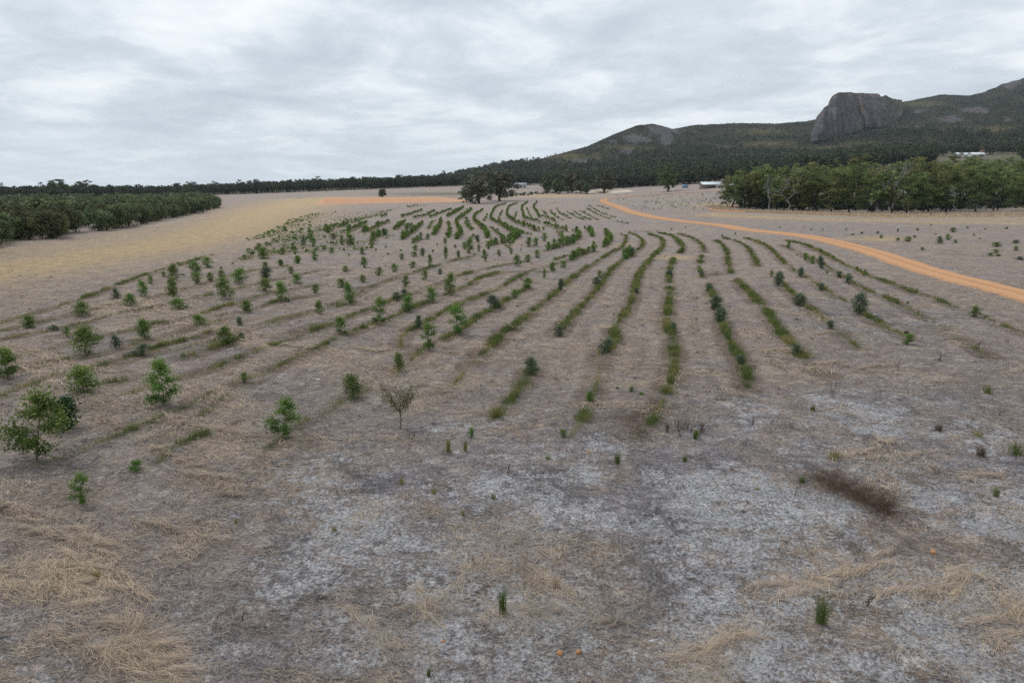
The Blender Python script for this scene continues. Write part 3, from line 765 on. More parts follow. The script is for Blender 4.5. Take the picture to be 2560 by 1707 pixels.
def kites(C, D, Nn, ln, wd, tint):
    """one kite-shaped leaf per row; returns V, F, col"""
    side = np.cross(D, Nn)
    side /= np.linalg.norm(side, axis=1)[:, None] + 1e-9
    ln, wd = np.broadcast_to(ln, len(C))[:, None], np.broadcast_to(wd, len(C))[:, None]
    fold = np.cross(side, D) * wd * .25
    V = np.stack([C - D * ln * .5, C - D * ln * .02 + side * wd * .5 + fold, C + D * ln * .5, C - D * ln * .02 - side * wd * .5 + fold], 1).reshape(-1, 3)
    F = np.arange(len(V)).reshape(-1, 4)
    return V, F, np.repeat(tint, 4)

def tubes(paths, sides=5):
    Vs, Fs, o = [], [], 0
    for P, R in paths:
        P, R = np.asarray(P, float), np.asarray(R, float)
        t = np.gradient(P, axis=0)
        t /= np.linalg.norm(t, axis=1)[:, None] + 1e-9
        ref = np.array([1., 0, 0]) if abs(t[0][2]) > .8 else np.array([0, 0, 1.])
        a = np.cross(t, ref); a /= np.linalg.norm(a, axis=1)[:, None] + 1e-9
        b = np.cross(t, a)
        th = np.arange(sides) / sides * 2 * pi
        ring = P[:, None] + R[:, None, None] * (np.cos(th)[None, :, None] * a[:, None] + np.sin(th)[None, :, None] * b[:, None])
        Vs.append(ring.reshape(-1, 3))
        n = len(P)
        i, j = np.meshgrid(np.arange(n - 1), np.arange(sides), indexing='ij')
        i, j = i.ravel(), j.ravel(); j2 = (j + 1) % sides
        Fs.append(o + np.stack([i * sides + j, i * sides + j2, (i + 1) * sides + j2, (i + 1) * sides + j], 1))
        o += n * sides
    return np.vstack(Vs), np.vstack(Fs)

def bend(p, q, r, n=4, j=.08):
    p, q = np.asarray(p, float), np.asarray(q, float)
    t = np.linspace(0, 1, n + 1)[:, None]
    P = p + (q - p) * t
    L = np.linalg.norm(q - p)
    P[1:-1] += r.normal(size=(n - 1, 3)) * L * j
    return P

def branch_tree(r, h, levels, spread, r0, first=.35, nb=(3, 5), up=.5, shrink=.62):
    """recursive skeleton; returns tube paths and twig tips"""
    paths, tips = [], []
    def grow(p, d, L, rad, lv):
        q = p + d * L
        P = bend(p, q, r, 4, .07)
        paths.append((P, np.linspace(rad, rad * .55, 5)))
        if lv == 0:
            tips.append(q); return
        k = r.integers(nb[0], nb[1] + 1)
        for i in range(k):
            nd = d * up + rdir(1, r)[0] * spread
            nd[2] += .15
            nd /= np.linalg.norm(nd)
            f = 1.0 if i < 2 else r.uniform(.5, 1)
            grow(P[4] if f == 1 else P[int(f * 4)], nd, L * shrink * r.uniform(.75, 1.2), rad * .55, lv - 1)
    grow(np.zeros(3), np.array([r.normal() * .05, r.normal() * .05, 1.]), h * first, r0, levels)
    return paths, np.array(tips)

def make_sapling(seed, leaves, lsz, kind, lobes=False):
    """young tree 1 m tall and about .75 m across: (stem mesh data, crown mesh data)"""
    r = np.random.default_rng(seed)
    paths, cents = [], []
    lean = r.normal(size=2) * .08
    topz = .92
    stem = np.array([[lean[0] * t * t + .02 * sin(5 * t + seed), lean[1] * t * t, topz * t] for t in np.linspace(0, 1, 7)])
    paths.append((stem, np.linspace(.016, .005, 7)))
    nb = r.integers(8, 11) if lobes else r.integers(13, 18)
    for k in range(nb):
        h = .06 + .84 * (k + r.random()) / nb
        base = np.array([np.interp(h, stem[:, 2], stem[:, i]) for i in range(3)])
        a = k * 2.4 + r.uniform(-.4, .4)
        L = .36 * (1.12 - abs(h - .35) * 1.25) * r.uniform(.5, 1.2)
        q = base + np.array([cos(a) * L, sin(a) * L, L * r.uniform(.1, .6)])
        paths.append((bend(base, q, r, 3, .06), np.linspace(.007, .003, 4)))
        for f in (.45, .75, 1.0):
            cents.append((base + (q - base) * f, (.055 + .05 * f) * (.74 if lobes else 1.0), r.random()))
    for k in range(4):
        cents.append((stem[-1] + r.normal(size=3) * .04, .08, r.uniform(.5, 1)))
    n = leaves // len(cents)
    C, tint = [], []
    for c, rad, tn in cents:
        m_ = int(n * r.uniform(.25, 1.75))
        C.append(c + r.normal(size=(m_, 3)) * rad * np.array([1, 1, .8]))
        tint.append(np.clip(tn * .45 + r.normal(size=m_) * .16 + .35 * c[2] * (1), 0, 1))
    C, tint = np.vstack(C), np.concatenate(tint)
    C[:, 2] = np.abs(C[:, 2])
    D = rdir(len(C), r, -.35)
    N = rdir(len(C), r, .7)
    s = lsz * r.uniform(.65, 1.25, len(C))
    V, F, col = kites(C, D, N, s, s * (.52 if kind == 'green' else .62), tint)
    return tubes(paths, 5), (V, F, col)

def make_wattle(seed):
    r = np.random.default_rng(seed)
    paths, cents = [], []
    j = np.array([0.0, 0, .38])
    paths.append((bend((0, 0, 0), j, r, 4, .03), np.linspace(.014, .010, 5)))
    for k in range(11):
        a = k * 2.4
        lean = .42 if k % 2 else .3
        q = j + np.array([cos(a) * lean * r.uniform(.6, 1.1), sin(a) * lean * r.uniform(.5, 1), r.uniform(.3, .6)])
        P = bend(j + (0, 0, r.uniform(-.08, .05)), q, r, 4, .05)
        paths.append((P, np.linspace(.007, .002, 5)))
        for f in np.linspace(.4, 1, 6):
            cents.append(P[0] + (P[-1] - P[0]) * f)
    C = np.vstack([c + r.normal(size=(17, 3)) * .035 for c in cents])
    D = rdir(len(C), r, 1.4)
    V, F, col = kites(C, D, rdir(len(C), r), .075, .009, r.random(len(C)))
    return tubes(paths, 5), (V, F, col)

def crown_np(r, cents, rads, per, ls, wd, tints, up=.5, flat=.75):
    C, tint = [], []
    for c, rad, tn in zip(cents, rads, tints):
        d = rdir(per, r)
        q = d * (r.random(per) ** .45)[:, None] * rad * np.array([1, 1, flat])
        C.append(c + q)
        tint.append(np.clip(tn + r.normal(size=per) * .13, 0, 1))
    C, tint = np.vstack(C), np.concatenate(tint)
    s = ls * r.uniform(.6, 1.3, len(C))
    return kites(C, rdir(len(C), r), rdir(len(C), r, up), s, s * wd, tint)

def make_thicket(seed):
    """dense round bush-tree, 7 m tall, foliage to the ground"""
    r = np.random.default_rng(seed)
    K = 84
    d = rdir(K, r, .35)
    lob = 1 + .28 * np.sin(d[:, 0] * 3 + seed) * np.cos(d[:, 1] * 2.5 + seed * 2)
    c = d * (r.uniform(.45, 1, K) * lob)[:, None] * np.array([2.6, 2.6, 2.9]) + np.array([0, 0, 3.3])
    c[:, 2] = np.clip(c[:, 2] * 1.04 - .35, .25, 6.6)
    tn = r.beta(2, 2.6, K)
    crown = crown_np(r, c, r.uniform(.7, 1.2, K), 50, .40, .6, tn)
    paths = [(bend((0, 0, -.3), (.1, 0, 3.4), r, 4, .03), np.linspace(.2, .1, 5))]
    for k in range(9):
        paths.append((bend((0, 0, r.uniform(.6, 2.5)), c[k * 6], r, 3, .05), np.linspace(.09, .03, 4)))
    return tubes(paths, 6), crown

def make_woodtree(seed, bare=.30, tall=14.):
    """forest tree with an open trunk and layered umbrella crown"""
    r = np.random.default_rng(seed)
    paths, tips = branch_tree(r, tall, 3, .75, .26, .36, (2, 3), .75, .62)
    tips = tips[tips[:, 2] > tall * bare]
    z = tips[:, 2]
    tips[:, 2] = tall * bare + (z - z.min()) / (np.ptp(z) + .01) * tall * (.94 - bare)
    sx = 3.9 / (np.percentile(np.hypot(tips[:, 0], tips[:, 1]), 90) + .1)
    tips[:, :2] *= sx
    K = len(tips)
    extra = tips[r.integers(0, K, 46)] + r.normal(size=(46, 3)) * np.array([1.2, 1.2, 1.0])
    c = np.vstack([tips, extra])
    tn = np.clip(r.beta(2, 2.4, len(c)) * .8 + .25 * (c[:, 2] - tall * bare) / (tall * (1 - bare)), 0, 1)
    crown = crown_np(r, c, r.uniform(.7, 1.35, len(c)), 3600 // len(c) + 10, .40, .55, tn, .8, .6)
    P2 = []
    for P, R in paths:
        Q = P.copy()
        Q[:, :2] *= np.interp(Q[:, 2], [0, tall * .3, tall * .8], [1, 1, min(sx, 1.3)])[:, None]
        P2.append((Q, R))
    return tubes(P2, 6), crown

def make_paddock(seed, tall=16.):
    """big isolated gum: short trunk, heavy ragged crown almost to the ground"""
    r = np.random.default_rng(seed)
    K = 150
    d = rdir(K, r, .2)
    c = d * (r.uniform(.4, 1, K) * (1 + .3 * np.sin(d[:, 0] * 4 + seed)))[:, None] * np.array([.40, .40, .44]) * tall + np.array([0, 0, .52 * tall])
    crown = crown_np(r, c, r.uniform(.06, .11, K) * tall, 70, .66, .65, r.beta(1.6, 2.4, K))
    paths = [(bend((0, 0, -.3), (.2, .1, .5 * tall), r, 5, .03), np.linspace(.034, .018, 6) * tall)]
    for k in range(16):
        paths.append((bend((0, 0, tall * r.uniform(.12, .4)), c[k * 5], r, 4, .05), np.linspace(.014, .004, 5) * tall))
    return tubes(paths, 7), crown

# ------------------------------------------------------------------ baked masses ("stuff")
def bake(name, protos, X, Y, Z, sx, sz, mat, r, tshift=0.25, label=None, cat=None):
    Vs, Fs, Cs, o = [], [], [], 0
    which = r.integers(0, len(protos), len(X))
    for k, (pv, pf, pc) in enumerate(protos):
        idx = np.where(which == k)[0]
        if not len(idx): continue
        a = r.uniform(0, 2 * pi, len(idx))
        c, s = np.cos(a)[:, None], np.sin(a)[:, None]
        vx = (pv[None, :, 0] * c - pv[None, :, 1] * s) * sx[idx][:, None] + X[idx][:, None]
        vy = (pv[None, :, 0] * s + pv[None, :, 1] * c) * sx[idx][:, None] + Y[idx][:, None]
        vz = pv[None, :, 2] * sz[idx][:, None] + Z[idx][:, None]
        Vs.append(np.stack([vx, vy, vz], 2).reshape(-1, 3))
        nv = len(pv)
        Fs.append((pf[None] + (np.arange(len(idx)) * nv)[:, None, None]).reshape(-1, 4) + o)
        o += nv * len(idx)
        Cs.append(np.clip(pc[None] + (r.normal(size=len(idx)) * tshift)[:, None], 0, 1).ravel())
    me = mesh(name, np.vstack(Vs), np.vstack(Fs), mat, np.concatenate(Cs))
    return tag(obj(name, me), label, cat, kind='stuff')

def far_proto(seed, K, per, ls, trunk=True):
    """one unit tall tree for distant masses"""
    r = np.random.default_rng(seed)
    d = rdir(K, r, .3)
    c = d * r.uniform(.4, 1, K)[:, None] * np.array([.34, .34, .38]) + np.array([0, 0, .52])
    V, F, col = crown_np(r, c, r.uniform(.1, .17, K), per, ls, .6, r.beta(2, 2.5, K) * .8)
    if trunk:
        tv, tf = tubes([(np.array([[0, 0, -.05], [.01, 0, .35], [0, .01, .6]]), np.array([.022, .018, .01])), (np.array([[0, 0, .3], [.12, 0, .6]]), np.array([.012, .006]))], 4)
        V, F, col = np.vstack([V, tv]), np.vstack([F, tf + len(V)]), np.concatenate([col, np.full(len(tv), .1)])
    return V, F, col

FARP = [far_proto(200 + k, 12, 9, .17) for k in range(5)]
MIDP = [far_proto(300 + k, 22, 16, .10) for k in range(5)]

def build_masses():
    r = np.random.default_rng(11)
    # mountain forest
    n = 26000
    u = r.uniform(-.2, .95, n)
    t = r.random(n) ** 1.15
    x, y, z = mountain_point(u, t)
    px, py = proj(x, y, z)
    wob = fbm(px / 22, py / 9, 4)
    rock, heath = blobs(px, py, ROCKS, wob), blobs(px, py, HEATH, wob)
    fld = blobs(px, py, FIELDS, 0)
    cliff = (px > 2025) & (px < 2215) & (py > 222) & (py < 345 - (px - 2030) * .19)
    dens = .50 + .5 * fbm(px / 40, py / 12, 3) + .6 * fbm(px / 95 + 3, py / 26, 3) + .55 * sst(py, 345, 410)
    keep = (r.random(n) < dens - .9 * rock - .85 * heath) & (fld < .35) & ~cliff
    # only where a tree could be on the hill proper
    x, y, z, t = x[keep], y[keep], z[keep], t[keep]
    h = r.uniform(6, 13, len(x)) * np.maximum(np.interp(t, [0, .25, .8, 1], [1.05, 1, .62, .38]), 1.15 * sst(-x / y, -.13, .02))
    bake('mountain_forest', FARP, x, y, z - .4, h * r.uniform(.75, 1.25, len(x)), h, M_FAR, r, .2, 'dark wooded slopes of the granite mountain', 'forest')
    # treeline and woodland beyond the fields
    n = 5200
    u = r.uniform(-.95, .98, n)
    near = np.interp(u, [-.95, -.5, -.42, -.25, -.07, -.03, 0.0, .06, .3, .45, .98], [520, 640, 850, 850, 850, 760, 690, 690, 600, 560, 720])
    near = np.where((u > -.03) & (u < .05), 830, near)
    y = near + (r.random(n) ** 1.5) * 330
    x = u * y
    keep = ~((u > .6) & (u < .72) & (y < 800))
    x, y, u = x[keep], y[keep], u[keep]
    h = r.uniform(12, 19, len(x)) * np.interp(u, [-.9, -.5, -.3, .1, .5], [.8, .75, .9, .8, .8])
    h *= np.where(r.random(len(x)) < .04, 1.3, 1)
    bake('woodland', MIDP, x, y, T(x, y) - .3, h * r.uniform(.7, 1.1, len(x)), h, M_FAR, r, .22, 'dark distant treeline along the far edge of the fields', 'woodland')
    # the far part of the left thicket
    n = 2600
    u = r.uniform(-1.1, -.445, n)
    y = 300 + 560 * r.random(n)
    x = u * y
    h = r.uniform(5.5, 8.5, n)
    bake('thicket_mass', MIDP, x, y, T(x, y) - .5, h * 1.25, h, M_THICK, r, .22, 'bushland continuing behind the left thicket trees', 'woodland')
    # dark scrub added inside the right wood to darken it under the canopy
    n = 1500
    a = r.uniform(.315, .80, n)
    ee = gl([(1822, 519), (1930, 527), (2182, 536), (2359, 533), (2560, 527), (2760, 524)], 5.0)
    ea, er_ = np.arctan2(ee[:, 0], ee[:, 1]), np.hypot(ee[:, 0], ee[:, 1])
    rr = np.interp(a, ea, er_) + 14 + r.random(n) ** 1.2 * 70
    x, y = rr * np.sin(a), rr * np.cos(a)
    h = r.uniform(.9, 2.4, n)
    bake('shade_scrub', MIDP, x, y, T(x, y) - .4, h * 1.7, h, M_FAR, r, .2, 'dark scrub added to darken the floor beneath the right hand wood', 'shade_scrub')
    # low scrub in front of the far woodland
    n = 700
    u = r.uniform(-.02, .36, n)
    y = np.interp(u, [-.02, .02, .1, .3, .4], [520, 560, 640, 650, 560]) + r.random(n) * 60
    x = u * y
    h = r.uniform(1.5, 4.2, n) * np.where(u < .06, .55, 1)
    bake('scrub', MIDP, x, y, T(x, y) - .6, h * 1.5, h, M_FAR, r, .25, 'low dark scrub at the foot of the far trees', 'scrub')
build_masses()

# ------------------------------------------------------------------ individual trees
TREE_MESH = {}
def register(kind, n, fn, mt, ml, seed0):
    L = []
    for k in range(n):
        (tv, tf), (V, F, c) = fn(seed0 + k)
        L.append((mesh(kind + '_trunk', tv, tf, mt, smooth=True), mesh(kind + '_crown', V, F, ml, c)))
    TREE_MESH[kind] = L
register('thicket', 6, make_thicket, M_BARK, M_THICK, 20)
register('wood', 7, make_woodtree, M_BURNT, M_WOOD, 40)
register('paddock', 3, make_paddock, M_BARK, M_OLIVE, 60)
register('paddock_dark', 3, make_paddock, M_BARK, M_THICK, 70)

def tree(kind, name, x, y, sc, label, cat, group=None, rz=None, v=None, crown='crown', stem='trunk', dz=-.05):
    L = TREE_MESH[kind]
    tm, cm = L[(random.randrange(len(L)) if v is None else v) % len(L)]
    sc = (sc, sc, sc) if not isinstance(sc, tuple) else sc
    z = float(H(np.array([x]), np.array([y]))[0]) + dz
    e = empty(name, (float(x), float(y), z), random.uniform(0, 6.28) if rz is None else rz, sc)
    tag(e, label, cat, group)
    obj(stem, tm, e)
    obj(crown, cm, e)
    return e

_o1 = 'first second third fourth fifth sixth seventh eighth ninth tenth eleventh twelfth thirteenth fourteenth fifteenth sixteenth seventeenth eighteenth nineteenth'.split()
_t = {20: 'twent', 30: 'thirt', 40: 'fort', 50: 'fift', 60: 'sixt', 70: 'sevent', 80: 'eight', 90: 'ninet'}
def ordinal(k):
    """k counted from one"""
    if k < 20: return _o1[k - 1]
    a, b = k // 10 * 10, k % 10
    return _t[a] + 'ieth' if b == 0 else _t[a] + 'y-' + _o1[b - 1]

def wood_trees():
    r = np.random.default_rng(5)
    # left thicket: front edge then the mass behind it
    E = [(-260, 690), (-140, 655), (0, 616), (60, 601), (144, 599), (169, 585), (245, 579), (294, 573), (381, 556), (449, 540), (503, 529), (548, 520)]
    P = gl(E, 5.4)
    pts = []
    for p in P:
        d = p / np.linalg.norm(p)
        pts.append((p[0] + d[0] * 2.5 - 1.0 + r.normal() * .7, p[1] + d[1] * 2.5 + r.normal() * .7, r.uniform(.7, 1.15), 0))
    grown = [np.array(q[:2]) for q in pts]
    ang = np.arctan2(P[:, 0], P[:, 1]); rad = np.hypot(*P.T)
    o = np.argsort(ang)
    tries = 0
    while len(pts) < 215 and tries < 9000:
        tries += 1
        a = r.uniform(-.86, ang.max() - .004)
        edge = np.interp(a, ang[o], rad[o])
        rr = edge + 5 + (r.random() ** 1.5) * min(520 - edge * .4, 330)
        q = np.array([rr * sin(a), rr * cos(a)])
        if min(np.linalg.norm(q - g) for g in grown) < 4.6 + (rr - edge) * .02: continue
        grown.append(q)
        pts.append((q[0], q[1], r.uniform(.8, 1.2), 1))
    big = np.argsort([np.hypot(p[0], p[1]) for p in pts])
    fr = sorted([i for i, p in enumerate(pts) if not p[3] and proj(p[0], p[1], 0.)[0] > 0], key=lambda i: -proj(pts[i][0], pts[i][1], 0.)[0])
    for k, i in enumerate(big):
        x, y, s, back = pts[i]
        if back and r.random() < .07: s *= 1.3
        px, py = proj(x, y, 3.0)
        if back: lab, g = 'bushy green tree within the left thicket, behind its front edge', 'trees inside the left thicket'
        elif i in fr: lab, g = f'rounded bushy tree, {ordinal(fr.index(i) + 1)} from the right end of the left thicket front edge', 'front trees of the left thicket'
        else: lab, g = 'rounded bushy tree of the left thicket, beyond the photo edge', 'trees beyond the left photo edge'
        tree('thicket', 'bushy_tree', x, y, (s * r.uniform(.9, 1.25), s * r.uniform(.9, 1.25), s), lab, 'tree', g)
    # right wood
    E = [(1822, 519), (1850, 522), (1890, 525), (1930, 527), (2000, 530), (2073, 533), (2182, 536), (2270, 535), (2359, 533), (2474, 530), (2560, 527), (2760, 524)]
    P = gl(E, 5.0)
    grown, pts = [], []
    for p in P:
        q = p + r.normal(size=2) * .9 + p / np.linalg.norm(p) * 1.5
        grown.append(q); pts.append((q[0], q[1], r.uniform(.82, 1.05), 0))
    ang = np.arctan2(P[:, 0], P[:, 1]); rad = np.hypot(*P.T)
    tries = 0
    while len(pts) < 250 and tries < 9000:
        tries += 1
        a = r.uniform(ang.min() + .006, .78)
        edge = np.interp(a, ang, rad)
        rr = edge + 4 + (r.random() ** 1.15) * np.interp(a, [ang.min(), .45, .55, .75], [60, 120, 190, 235])
        q = np.array([rr * sin(a), rr * cos(a)])
        if min(np.linalg.norm(q - g) for g in grown) < 4.6: continue
        grown.append(q); pts.append((q[0], q[1], r.uniform(.7, .95), 1))
    ed = sorted([proj(q[0], q[1], float(T(q[0], q[1])))[0] for q in pts if not q[3]])
    for x, y, s, back in pts:
        k = 0 if back else ed.index(proj(x, y, float(T(x, y)))[0]) + 1
        lab, g = ('broad crowned tree deep in the right hand wood, canopy seen over others', 'trees deep in the right wood') if back else (f'dark trunked tree at the near edge of the right wood, {ordinal(k)} from its left end', 'edge trees of the right wood')
        s *= r.uniform(.95, 1.28) if back else r.uniform(.82, 1.22)
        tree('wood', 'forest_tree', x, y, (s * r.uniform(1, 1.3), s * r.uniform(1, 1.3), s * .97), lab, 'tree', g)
wood_trees()

def solo(kind, px, py, top, lab, wide=1.0, v=0, base=16., cat='tree', name='paddock_tree'):
    x, y = G(px, py)[0]
    h = (py - top) / F_PX * y * 1.12
    s = h / (base * .99)
    return tree(kind, name, x, y, (s * wide, s * wide, s), lab, cat, v=v)
solo('paddock', 1197, 509, 446, 'big ragged grey-green gum in mid field, left of the close pair', 1.35, 0)
solo('paddock', 1250, 503, 434, 'big brown-green gum in mid field, right of the close pair', 1.3, 1)
solo('paddock_dark', 1166, 506, 475, 'low dark bush at the left foot of the big paired gums', 1.2, 2, name='bush', cat='bush')
solo('paddock_dark', 956, 494, 475, 'small round lone tree on top of the orange earth bank', 1.3, 0)
solo('paddock_dark', 1669, 479, 422, 'tall dark conical tree beside the track left of the open shed', .95, 1)
solo('paddock', 1510, 482, 442, 'spreading gum with thin trunk before the pale sand heap', 1.6, 2)
solo('paddock_dark', 1464, 485, 462, 'small leaning tree left of the pale sand heap', 1.0, 2)
solo('paddock', 1430, 482, 430, 'tall brown-green gum in the clump left of the sand heap', 1.05, 0)
solo('paddock_dark', 1368, 482, 444, 'dark tree at the left end of the mid-field clump', 1.25, 1)
solo('paddock_dark', 1393, 485, 452, 'dark bushy tree second from left in the mid-field clump', 1.1, 2)
solo('paddock', 1452, 484, 455, 'low grey scrubby tree in front of the tall clump gum', 1.2, 1)
solo('paddock_dark', 150, 500, 458, 'wide flat-topped tree rising above the left thicket skyline', 1.7, 1)
solo('paddock_dark', 215, 497, 460, 'broad tree rising above thicket skyline, next to the flat-topped one', 1.5, 2)

# dead trees
def dead_tree(px, py, top, wide, seed, lab):
    r = np.random.default_rng(seed)
    x, y = G(px, py)[0]
    y2 = y
    h = (py - top) / F_PX * y
    e = empty('dead_tree', (float(x), float(y2), float(T(x, y))), 0)
    tag(e, lab, 'dead tree')
    paths, tips = branch_tree(r, h, 5, .75, .020 * h, .18, (2, 3), .8, .74)
    mz = tips[:, 2].max(); mx = np.percentile(np.abs(tips[:, 0]), 95)
    k, kx = h / mz, wide / 2 / F_PX * y / mx
    pp = [(P * np.array([kx, kx, k]), R) for P, R in paths]
    V, F = tubes(pp[:1], 7)
    obj('trunk', mesh('trunk', V, F, M_DEADWOOD, smooth=True), e)
    V, F = tubes([(P, np.maximum(R, .03)) for P, R in pp[1:]], 5)
    obj('branches', mesh('branches', V, F, M_DEADWOOD, smooth=True), e)
dead_tree(1968, 529, 424, 105, 3, 'large white leafless tree at the left end of the right wood')
dead_tree(2384, 534, 464, 62, 4, 'white dead tree with charred foot at the right of the wood edge')
dead_tree(1922, 527, 440, 34, 5, 'thin pale dead tree left of the large white leafless one')
dead_tree(2231, 533, 402, 70, 6, 'tall bleached dead tree whose bare tips top the wood canopy')
dead_tree(2440, 532, 508, 40, 8, 'small fallen grey snag near the right end of the wood edge')

# ------------------------------------------------------------------ saplings
def reg_sap(kind, n, leaves, lsz, ml, seed0):
    L = []
    for k in range(n):
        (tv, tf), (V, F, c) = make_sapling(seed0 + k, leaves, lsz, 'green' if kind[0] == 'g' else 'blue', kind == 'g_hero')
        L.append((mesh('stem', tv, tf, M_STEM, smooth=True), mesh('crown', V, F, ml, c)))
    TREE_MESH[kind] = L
reg_sap('g_hero', 5, 2900, .052, M_LEAF, 480)
reg_sap('g_big', 7, 1900, .068, M_LEAF, 500)
reg_sap('g_small', 6, 800, .10, M_LEAF, 520)
reg_sap('b_big', 3, 2000, .07, M_BLUE, 540)
reg_sap('b_small', 4, 750, .105, M_BLUE, 560)
reg_sap('d_big', 2, 2000, .08, M_DARK, 580)
(tv, tf), (V, F, c) = make_wattle(9)
TREE_MESH['wattle'] = [(mesh('stem', tv, tf, M_STEM, smooth=True), mesh('crown', V, F, M_WATTLE, c))]

